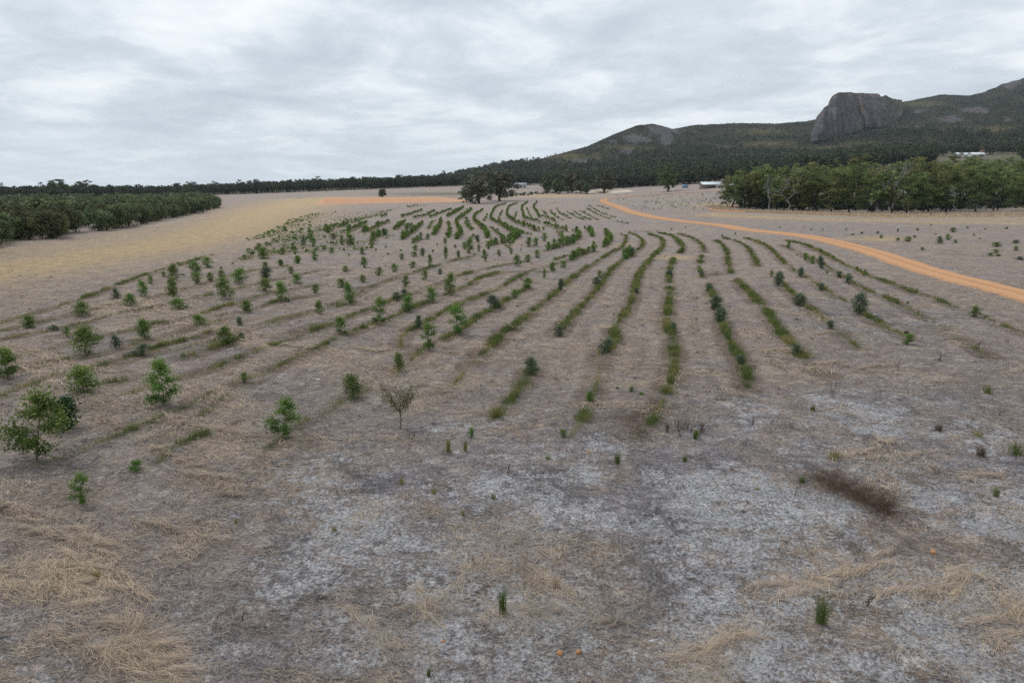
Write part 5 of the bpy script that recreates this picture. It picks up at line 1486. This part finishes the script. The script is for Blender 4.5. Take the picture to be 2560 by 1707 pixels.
    i = r.integers(0, len(pp), m)
    bx, by = pp[i, 0] + r.normal(size=m) * 1.2, pp[i, 1] + r.normal(size=m) * 3.5
    V3, F3, c3 = blades(bx, by, T(bx, by), r.uniform(.4, 1.0, m), np.full(m, .10), r.uniform(.1, .6, m), r.uniform(0, 6.28, m), np.clip(.75 + r.normal(size=m) * .15, 0, 1))
    Vv = np.vstack([V, V2, V3]); Ff = np.vstack([F, F2 + len(V), F3 + len(V) + len(V2)])
    tag(obj('dry_grass', mesh('dry_grass', Vv, Ff, M_STRAW, np.concatenate([c, c2, c3]))), 'flattened dry straw and tan tussocks matted over the paddock', 'dry grass', kind='stuff')
    # dark red-brown dead patches
    XX, YY = [], []
    for px, py, sx, sy, m in [(2078, 1196, 44, 22, 1100), (2100, 1222, 52, 22, 1000), (2150, 1236, 34, 14, 400), (2195, 1252, 48, 24, 1300), (2215, 1275, 34, 20, 900), (2130, 1230, 105, 42, 1100), (1640, 1020, 22, 26, 1500), (1785, 686, 22, 3, 500), (1600, 1085, 30, 22, 700)]:
        Q = G(px + r.normal(size=m) * sx * .6, py + r.normal(size=m) * sy * .6)
        XX.append(Q[:, 0]); YY.append(Q[:, 1])
    XX, YY = np.concatenate(XX), np.concatenate(YY)
    hb, wb, tb = r.uniform(.03, .13, len(XX)), np.full(len(XX), .006), r.random(len(XX)) * .6
    # little tussocks and dead weeds all over the paddock
    m = 1700
    rr = 12 * (110 / 12) ** r.random(m)
    a = r.uniform(-.78, .78, m)
    cx, cy = rr * np.sin(a), rr * np.cos(a)
    ok = (dist_line(cx, cy, ROAD, 8) > 4) & (r.random(m) < .55 + .6 * fbm(cx / 5, cy / 5, 2))
    cx, cy, rr = cx[ok], cy[ok], rr[ok]
    per = 16
    sz = r.uniform(.04, .14, len(cx)) * r.choice([1, 1, 1.8], len(cx))
    i = np.repeat(np.arange(len(cx)), per)
    XX = np.concatenate([XX, cx[i] + r.normal(size=len(i)) * sz[i] * .7]); YY = np.concatenate([YY, cy[i] + r.normal(size=len(i)) * sz[i] * .7])
    hb = np.concatenate([hb, sz[i] * r.uniform(.7, 1.8, len(i))]); wb = np.concatenate([wb, .0055 * np.clip(rr[i] / 16, 1, 4)])
    tb = np.concatenate([tb, np.clip(r.random(len(cx))[i] * .9 + r.normal(size=len(i)) * .12, 0, 1)])
    V, F, c = blades(XX, YY, H(XX, YY), hb, wb, r.uniform(.3, 1.8, len(XX)), r.uniform(0, 6.28, len(XX)), tb)
    tag(obj('dead_grass', mesh('dead_grass', V, F, M_REDSTRAW, c)), 'dark reddish brown dead grass, one matted patch and small scattered tussocks', 'dead grass', kind='stuff')
straw_mat()

def tuft(name, cat, px, py, hpx, wpx, mat, tint, n, lab, group=None, spread=.9):
    r = np.random.default_rng(int(px * 7 + py))
    P = G(px, py)[0]
    sl = math.hypot(math.hypot(*P), CAM_Z)
    h, w_ = hpx / F_PX * sl * 1.05, wpx / F_PX * sl
    z = float(H(P[:1], P[1:])[0])
    a = r.uniform(0, 2 * pi, n)
    q = r.normal(size=(n, 2)) * w_ * .12
    V, F, c = blades(q[:, 0] + P[0], q[:, 1] + P[1], np.full(n, z), h * r.uniform(.5, 1.05, n), np.full(n, .008 * max(1, sl / 18)), r.uniform(0, spread * min(1.2, w_ / max(h, .05)), n), a, np.clip(tint + r.normal(size=n) * .18, 0, 1))
    V[:, 0] -= P[0]; V[:, 1] -= P[1]; V[:, 2] -= z
    o = obj(name, mesh(name, V, F, mat, c))
    o.location = (P[0], P[1], z)
    return tag(o, lab, cat, group)
TG = 'grass tufts in the foreground'
for a in [(1257, 1540, 78, 30, 110, .25, 'tall dark green rush tuft, the nearest one at bottom centre'), (2053, 1564, 72, 44, 120, .35, 'green rush tuft with yellowish base at bottom right'),
          (1543, 1160, 36, 24, 60, .2, 'spiky green rush tuft on the pale sand right of centre'), (1121, 1130, 42, 20, 60, .6, 'upright olive rush tuft right below the Y-shaped wattle side'),
          (1163, 1127, 32, 20, 50, .6, 'short olive tuft to the right of the upright olive one'), (1072, 1694, 24, 14, 50, .2, 'small bright green tuft at the very bottom edge'),
          (1005, 1213, 20, 26, 50, .75, 'small yellowish tuft on pale sand left of centre'), (1085, 1238, 18, 28, 50, .6, 'flat olive tuft in a dark hollow of the pale sand'), (1232, 1247, 18, 30, 60, .55, 'low green tuft with orange tips on pale sand'),
          (1157, 1290, 16, 18, 40, .9, 'small orange-yellow tuft on pale sand, centre'), (1369, 1152, 12, 26, 50, .4, 'low dull green tuft on the upper edge of the pale sand'), (1738, 1100, 20, 18, 60, .1, 'dark green clump on pale sand beside brown stalks'),
          (1711, 1155, 18, 16, 50, .2, 'small bright green tuft just below the brown stalks'), (2006, 1205, 16, 24, 60, .15, 'bright green low tuft left of the dark red-brown patch'), (2088, 1147, 22, 54, 100, .75, 'wide yellow-green tussock above the dark red-brown patch'),
          (2032, 1026, 16, 18, 50, .2, 'small green tuft far right on grey straw'), (2490, 1242, 22, 22, 50, .5, 'sparse grey-green tuft near the right edge'), (2445, 1087, 16, 36, 60, .85, 'tan and green tussock near the upper right of the foreground'),
          (1892, 1224, 10, 24, 40, .85, 'small yellow tussock left of the dark patch'), (2540, 1135, 30, 44, 90, .35, 'dull green tussock touching the right edge'), (2470, 985, 22, 26, 60, .5, 'olive tuft near the right edge, below the last grass strip'),
          (245, 1450, 22, 20, 50, .8, 'small yellowish tuft among straw heaps at lower left'), (590, 1310, 14, 18, 40, .75, 'little yellow-green tuft at the border of straw and pale sand'), (835, 1330, 14, 20, 40, .7, 'thin sprig of yellow-green grass in grey sand')]:
    tuft('grass_tuft', 'grass tuft', a[0], a[1], a[2], a[3], M_GREENBLADE, a[5], a[4], a[6], TG)
for a in [(2347, 1075, 16, 24, 'small reddish brown tussock at right, on straw'), (2454, 1136, 26, 34, 'dark brown dead tussock near the right edge'), (1387, 1470, 36, 26, 'pale bleached straw tussock right of the dark rush tuft'),
          (2265, 840, 14, 18, 'round brown tussock in a sandy row on the right'), (62 + 0, 1110, 24, 40, 'brown straw clump under the largest sapling')]:
    tuft('dry_tussock', 'tussock', a[0], a[1], a[2], a[3], M_STRAW if 'pale' in a[4] else M_REDSTRAW, .7, 90, a[4], 'dry tussocks')

# dead weed stalks
def weed(px, py, hpx, seed, lab):
    r = np.random.default_rng(seed)
    P = G(px, py)[0]
    sl = math.hypot(math.hypot(*P), CAM_Z)
    h = hpx / F_PX * sl
    paths = []
    for k in range(r.integers(2, 6)):
        a, l = r.uniform(0, 6.28), r.uniform(.1, .5)
        q = np.array([cos(a) * l * h, sin(a) * l * h, h * r.uniform(.55, 1)])
        P4 = bend((r.normal() * .03, r.normal() * .03, -.03), q, r, 4, .05)
        paths.append((P4, np.linspace(.010, .005, 5)))
        for j in range(3):
            b = P4[2] + (P4[4] - P4[2]) * r.random()
            paths.append((bend(b, b + rdir(1, r, .6)[0] * h * .22, r, 2, .05), np.linspace(.006, .003, 3)))
    V, F = tubes(paths, 4)
    o = obj('dead_weed', mesh('dead_weed', V, F, M_WEED))
    o.location = (P[0], P[1], float(H(P[:1], P[1:])[0]))
    tag(o, lab, 'dead weed', 'dead weed stalks on the pale sand')
M_WEED = plain('weed_stalk', (.075, .05, .04), .95, .3, 8)
r_ = np.random.default_rng(3)
for k in range(12):
    weed(1655 + r_.uniform(0, 105), 1070 + r_.uniform(0, 45), r_.uniform(16, 36), 900 + k, 'bare brown weed stalk in the cluster of stalks on pale sand')
for k, (px, py, h, lab) in enumerate([(1880, 1062, 24, 'thin dark weed stalk beside a pale fallen twig, right of centre'), (2080, 990, 34, 'branched dark weed in grey sand below the diagonal strip'), (2245, 925, 26, 'single upright weed stalk right of the sandy patch'),
                                      (2350, 900, 26, 'slender weed stalk on pale ground at right'), (2165, 1510, 34, 'short dark forked stalk right of the yellowish rush tuft'), (1452, 1500, 30, 'black burnt stalk near the bottom centre'),
                                      (1270, 1185, 30, 'reddish leafless weed on the pale sand, centre'), (1030, 1100, 22, 'thin dead twig just below the wattle stem'), (1290, 872, 20, 'black crooked twig in straw above the blue-green strip head'),
                                      (2440, 880, 24, 'forked weed stalk near the right edge of the field'), (1640, 1285, 24, 'small dead weed in the middle of the pale sand'), (1985, 1240, 34, 'long thin stem leaning left of the dark patch'),
                                      (1185, 1415, 30, 'thin brown upright stalk left of the dark rush tuft'), (600, 1555, 30, 'single dry stalk in grey ground at lower left'), (2500, 1040, 22, 'dark weed on pale sand close to the right edge')]):
    weed(px, py, h, 950 + k, lab)

# loose stones and fallen twigs
def stone(px, py, d, mat, lab, flat=.7):
    r = np.random.default_rng(int(px + py))
    P = G(px, py)[0]
    sl = math.hypot(math.hypot(*P), CAM_Z)
    R = d / F_PX * sl / 2
    nu, nv = 14, 9
    V = []
    for i in range(nv + 1):
        for j in range(nu):
            th, ph = pi * i / nv, 2 * pi * j / nu
            v = np.array([sin(th) * cos(ph), sin(th) * sin(ph), cos(th)])
            q = 1 + .22 * float(vn(np.array([v[0] * 1.7 + px]), np.array([v[1] * 1.7 + v[2] * 2 + py]))[0]) + .07 * float(vn(np.array([v[0] * 5 + px]), np.array([v[2] * 5 + v[1] * 4]))[0])
            V.append(v * q * R * np.array([1, .9, flat]))
    F = [(i * nu + j, (i + 1) * nu + j, (i + 1) * nu + (j + 1) % nu, i * nu + (j + 1) % nu) for i in range(nv) for j in range(nu)]
    o = obj('stone', mesh('stone', np.array(V), np.array(F), mat, smooth=False))
    o.location = (P[0], P[1], float(H(P[:1], P[1:])[0]) + R * flat * .55)
    tag(o, lab, 'stone', 'loose stones')
M_OSTONE = plain('orange_stone', (.42, .21, .10), .9, .4, 9)
M_WSTONE = plain('white_stone', (.55, .53, .50), .9, .2, 9)
stone(1399, 1641, 15, M_OSTONE, 'left one of two orange stones at the bottom centre')
stone(1446, 1637, 13, M_OSTONE, 'right one of two orange stones at the bottom centre', .9)
stone(2333, 1379, 13, M_OSTONE, 'pinkish orange stone on grey straw at lower right')
stone(1472, 1138, 8, M_OSTONE, 'small orange stone at the upper edge of the pale sand')
stone(1107, 1607, 8, M_OSTONE, 'small flat orange stone left of the bottom centre')
stone(0 + 386, 577, 5, M_WSTONE, 'white stone on yellow grass in the left field, left one')
stone(626, 570.5, 5, M_WSTONE, 'white stone on yellow grass in the left field, right one')
stone(796, 955, 10, M_WSTONE, 'whitish stone among straw above the Y-shaped wattle')
stone(2157, 609, 4, M_WSTONE, 'tiny white stone on the far verge of the gravel road')
stone(1373, 792, 5, M_WSTONE, 'tiny white stone between two grass strips, centre')
stone(1600, 829, 4, M_WSTONE, 'tiny white stone left of the longest grass strip')
for k, (x0, y0, x1, y1, lab) in enumerate([(1868, 1038, 1915, 1058, 'pale fallen twig on the sand right of centre'), (1545, 1515, 1610, 1495, 'long pale stalk lying at lower left of the sand'), (2350, 1350, 2405, 1328, 'pale stalk lying on straw at lower right'), (560, 1470, 600, 1452, 'thin pale stalk lying in straw at left')]):
    A, B = G(x0, y0)[0], G(x1, y1)[0]
    r = np.random.default_rng(k)
    p = np.array([A[0], A[1], float(H(A[:1], A[1:])[0]) + .05]); q = np.array([B[0], B[1], float(H(B[:1], B[1:])[0]) + .07])
    V, F = tubes([(bend(p, q, r, 5, .03), np.linspace(.014, .007, 6))], 5)
    V -= p
    o = obj('twig', mesh('twig', V, F, M_DEADWOOD)); o.location = p
    tag(o, lab, 'twig')

# ------------------------------------------------------------------ earthworks and buildings
def earth_bank():
    """orange dam wall: trapezoid section with worn slopes"""
    A, B = G(783, 511)[0], G(1165, 501)[0]
    A2 = G(800, 510)[0]
    n = 160
    s = np.linspace(0, 1, n)
    bl = A + (B - A) * s[:, None]
    bl[:, 1] = np.interp(s, [0, 1], [A[1], A[1] + 12])
    bl[:, 0] = np.interp(s, [0, 1], [G(783, 509)[0][0], G(1165, 502)[0][0]])
    bl[:, 0] *= bl[:, 1] / np.interp(s, [0, 1], [G(783, 509)[0][1], G(1165, 502)[0][1]])
    hgt = np.interp(s, [0, .055, .78, .9, 1], [0.0, 3.7, 3.2, 2.0, .3])
    prof = np.array([(-2, -.2), (0, 0), (2.2, .33), (4.4, .66), (6.3, .94), (7.2, 1), (10, 1.0), (12, .9), (20, -.1)])
    V = []
    for i in range(n):
        for d, f in prof:
            x, y = bl[i, 0], bl[i, 1] + d
            z = float(T(x, y)) + f * hgt[i]
            nn = float(fbm(np.array([x / 3.]), np.array([d / 2.]), 3)[0])
            V.append((x + nn * .2, y + nn * .3, z + nn * .16 * (f > 0)))
    m = len(prof)
    F = [(i * m + j, (i + 1) * m + j, (i + 1) * m + j + 1, i * m + j + 1) for i in range(n - 1) for j in range(m - 1)]
    mt, nd = material('orange_earth')
    g = nd.n('ShaderNodeNewGeometry')
    mp = nd.n('ShaderNodeMapping', {'Vector': g.outputs['Position'], 'Scale': (1, .15, .15)}).outputs[0]
    a, b = nd.noise(mp, .9, 5, .7), nd.noise(g.outputs['Position'], .15, 4, .6)
    c = nd.mix(a, (.50, .27, .17), (.70, .43, .29))
    c = nd.mix(nd.math('MULTIPLY', b, .45), c, (.56, .31, .15))
    finish(nd, c, .95, bump=a, bstr=.6, bdist=.2, spec=.05)
    tag(obj('embankment', mesh('embankment', np.array(V), np.array(F), mt, smooth=True)), 'long orange bare earth dam wall across the far field', 'embankment', kind='structure')
earth_bank()

def mound(name, px, py, wpx, hpx, mat, lab, depth=18, n=40, seed=1):
    x, y = G(px, py)[0]
    W_, Hh = wpx / F_PX * y, hpx / F_PX * y
    us, vs = np.meshgrid(np.linspace(-1.1, 1.1, n), np.linspace(-1.1, 1.1, n), indexing='ij')
    rr = us ** 2 + vs ** 2
    X, Y = x + us * W_ / 2, y + vs * depth / 2
    nn = fbm(us * 3 + seed, vs * 3, 4)
    Z = T(X, Y) + Hh * (np.clip(1 - rr, -.3, 1) * (1 + .8 * nn)) - .1
    i, j = np.meshgrid(np.arange(n - 1), np.arange(n - 1), indexing='ij')
    i, j = i.ravel(), j.ravel()
    F = np.stack([i * n + j, (i + 1) * n + j, (i + 1) * n + j + 1, i * n + j + 1], 1)
    tag(obj(name, mesh(name, np.stack([X.ravel(), Y.ravel(), Z.ravel()], 1), F, mat, smooth=True)), lab, 'sand heap', kind='structure')
M_SAND = plain('pale_sand', (.56, .48, .38), .95, .2, .3)
mound('sand_terrain', 1500, 481, 60, 7, M_SAND, 'pale sand heap behind the spreading gum, left part', seed=2)
mound('sand_terrain', 1550, 481, 72, 6, M_SAND, 'low pale sand heap trailing right of the spreading gum', seed=5)
mound('sand_terrain', 1402, 484, 24, 5, M_SAND, 'small pale sand heap below the mid-field clump', seed=8)

def box(lo, hi):
    x0, y0, z0 = lo; x1, y1, z1 = hi
    V = np.array([(x0, y0, z0), (x1, y0, z0), (x1, y1, z0), (x0, y1, z0), (x0, y0, z1), (x1, y0, z1), (x1, y1, z1), (x0, y1, z1)], float)
    F = np.array([(0, 3, 2, 1), (4, 5, 6, 7), (0, 1, 5, 4), (1, 2, 6, 5), (2, 3, 7, 6), (3, 0, 4, 7)])
    return V, F
def join(*parts):
    Vs, Fs, o = [], [], 0
    for V, F in parts:
        Vs.append(V); Fs.append(F + o); o += len(V)
    return np.vstack(Vs), np.vstack(Fs)
def gable(x0, x1, y0, y1, z0, z1, ov=.5, th=.15):
    """two roof slabs, ridge along x"""
    ym = (y0 + y1) / 2
    out = []
    for s, ye in ((-1, y0 - ov), (1, y1 + ov)):
        V = np.array([(x0 - ov, ye, z0 - .1), (x1 + ov, ye, z0 - .1), (x1 + ov, ym, z1), (x0 - ov, ym, z1)], float)
        V = np.vstack([V, V + np.array([0, 0, th])])
        out.append((V, np.array([(0, 1, 2, 3), (7, 6, 5, 4), (0, 4, 5, 1), (1, 5, 6, 2), (2, 6, 7, 3), (3, 7, 4, 0)])))
    return join(*out)
M_ROOFW = plain('white_roof', (.66, .70, .74), .5, .08, .8, .4)
M_ROOFG = plain('grey_roof', (.30, .34, .38), .5, .15, .8, .4)
M_CREAM = plain('cream_wall', (.52, .47, .40), .8, .1, 1)
M_WALL = plain('pale_wall', (.50, .50, .48), .8, .1, 1)
M_BROWNWALL = plain('brown_wall', (.12, .10, .085), .9, .2, 1)  # dark brown of posts, doors and skids
M_GLASS = plain('window_glass', (.05, .06, .07), .2, .1, 1, .5)
M_BLUE_ = plain('blue_paint', (.16, .28, .42), .5, .1, 1, .4)
M_BROWNROOF = plain('brown_roof', (.22, .12, .08), .8, .2, 1)

def building(name, px, py, wpx, hpx, depth, lab, cat, roof, wall, style='gable', nwin=3, rz=0.0):
    x, y = G(px, py)[0]
    Wd, Hh = wpx / F_PX * y, hpx / F_PX * y
    e = empty(name, (float(x), float(y), float(T(x, y))), rz)
    tag(e, lab, cat)
    wh = Hh * .6
    x0, x1 = -Wd / 2, Wd / 2
    def part(n, vf, m): return obj(n, mesh(n, vf[0], vf[1], m), e)
    if style == 'open':
        part('wall', join(box((x0, depth - .2, -.5), (x1, depth, wh)), box((x1 - Wd * .3, 0, -.5), (x1, .2, wh)), box((x1 - .2, .2, -.5), (x1, depth - .2, wh))), wall)
        for k in range(5):
            cx = x0 + .2 + (Wd * .66) * k / 4
            part('post', box((cx, .02, -.5), (cx + .22, .24, wh + .02)), M_BROWNWALL)
        part('roof', gable(x0, x1, 0, depth, wh, Hh), roof)
    else:
        part('wall', box((x0, 0, -1), (x1, depth, wh)), wall)
        gv = np.array([(x0, 0, wh), (x0, depth, wh), (x0, depth / 2, Hh - .05), (x1, 0, wh), (x1, depth, wh), (x1, depth / 2, Hh - .05)], float)
        obj('gable_wall', mesh('gable_wall', gv, [np.array([(0, 2, 1), (3, 4, 5)])], wall), e)
        part('roof', gable(x0, x1, 0, depth, wh, Hh), roof)
        for k in range(nwin):
            cx = x0 + Wd * (k + .6) / (nwin + .2)
            part('window', box((cx, -.05, wh * .35), (cx + Wd * .07, .02, wh * .8)), M_GLASS)
        part('door', box((x0 + Wd * .02 + .3, -.04, -.2), (x0 + Wd * .02 + 1.3, .03, wh * .75)), M_BROWNWALL)
    return e
building('open_shed', 1780, 471, 46, 15, 9, 'long low open shed with white roof and cream end wall', 'shed', M_ROOFW, M_CREAM, 'open')
building('small_shed', 1828, 470, 20, 12, 6, 'small white roofed shed half hidden at the left end of the wood', 'shed', M_ROOFW, M_CREAM)
building('farm_shed', 1296, 471, 38, 13, 9, 'grey roofed long shed beyond the big paired gums', 'shed', M_ROOFG, M_WALL, 'gable', 4)
building('farmhouse', 2410, 394.5, 30, 12, 9, 'white house on the hill above the right wood, left wing', 'house', M_ROOFW, M_WALL, 'gable', 3)
building('farmhouse', 2447, 394, 32, 12, 8, 'white house on the hill above the right wood, right wing', 'house', M_ROOFW, M_WALL, 'gable', 3)
building('cottage', 2457, 389, 9, 13, 6, 'small steep brown roof behind the white hill house', 'house', M_BROWNROOF, M_CREAM, 'gable', 1)

def wee(name, px, py, wpx, hpx, depth, mat, lab, cat, extra=None):
    x, y = G(px, py)[0]
    w_, h = wpx / F_PX * y, hpx / F_PX * y
    e = empty(name, (float(x), float(y), float(T(x, y))))
    tag(e, lab, cat)
    b = box((-w_ / 2, 0, .25), (w_ / 2, depth, h))
    obj('body', mesh('body', b[0], b[1], mat), e)
    rim = join(box((-w_ / 2 - .06, -.06, h + .003), (w_ / 2 + .06, depth + .06, h + .12)))
    obj('rim', mesh('rim', rim[0], rim[1], M_WALL), e)
    ft = join(*[box((sx * w_ * .42 - .1, yy, -.2), (sx * w_ * .42 + .1, yy + .2, .247)) for sx in (-1, 1) for yy in (.05, depth - .25)])
    for k in range(2):
        f = join(*[box((s_ * w_ * .42 - .1, yy, -.2), (s_ * w_ * .42 + .1, yy + .2, .247)) for s_ in ((-1, 1)[k],) for yy in (.05, depth - .25)])
        obj('skid', mesh('skid', f[0], f[1], M_BROWNWALL), e)
wee('blue_container', 1714, 470, 13, 8, 3, M_BLUE_, 'small blue and white container left of the open shed', 'container')
wee('water_trough', 688, 497, 12, 2.6, 1.5, M_ROOFW, 'white water trough in the far left field, left one', 'trough')
wee('water_trough', 747, 495, 10, 2.4, 1.5, M_ROOFW, 'white water trough in the far left field, right one', 'trough')

# ------------------------------------------------------------------ haze: one box of thin even air
hv, hf = box((-5300, -5300, -420), (5300, 5300, 560))
hm_ = bpy.data.materials.new('haze')
hm_.use_nodes = True
hn = NT(hm_.node_tree)
pv = hn.n('ShaderNodeVolumePrincipled', {'Color': (.86, .92, 1.0), 'Density': HAZE, 'Anisotropy': 0.0})
ho = hn.n('ShaderNodeOutputMaterial')
hn.t.links.new(pv.outputs[0], ho.inputs['Volume'])
tag(obj('haze', mesh('haze', hv, hf, hm_)), 'thin pale haze in the air in front of the mountain', 'haze', kind='stuff')
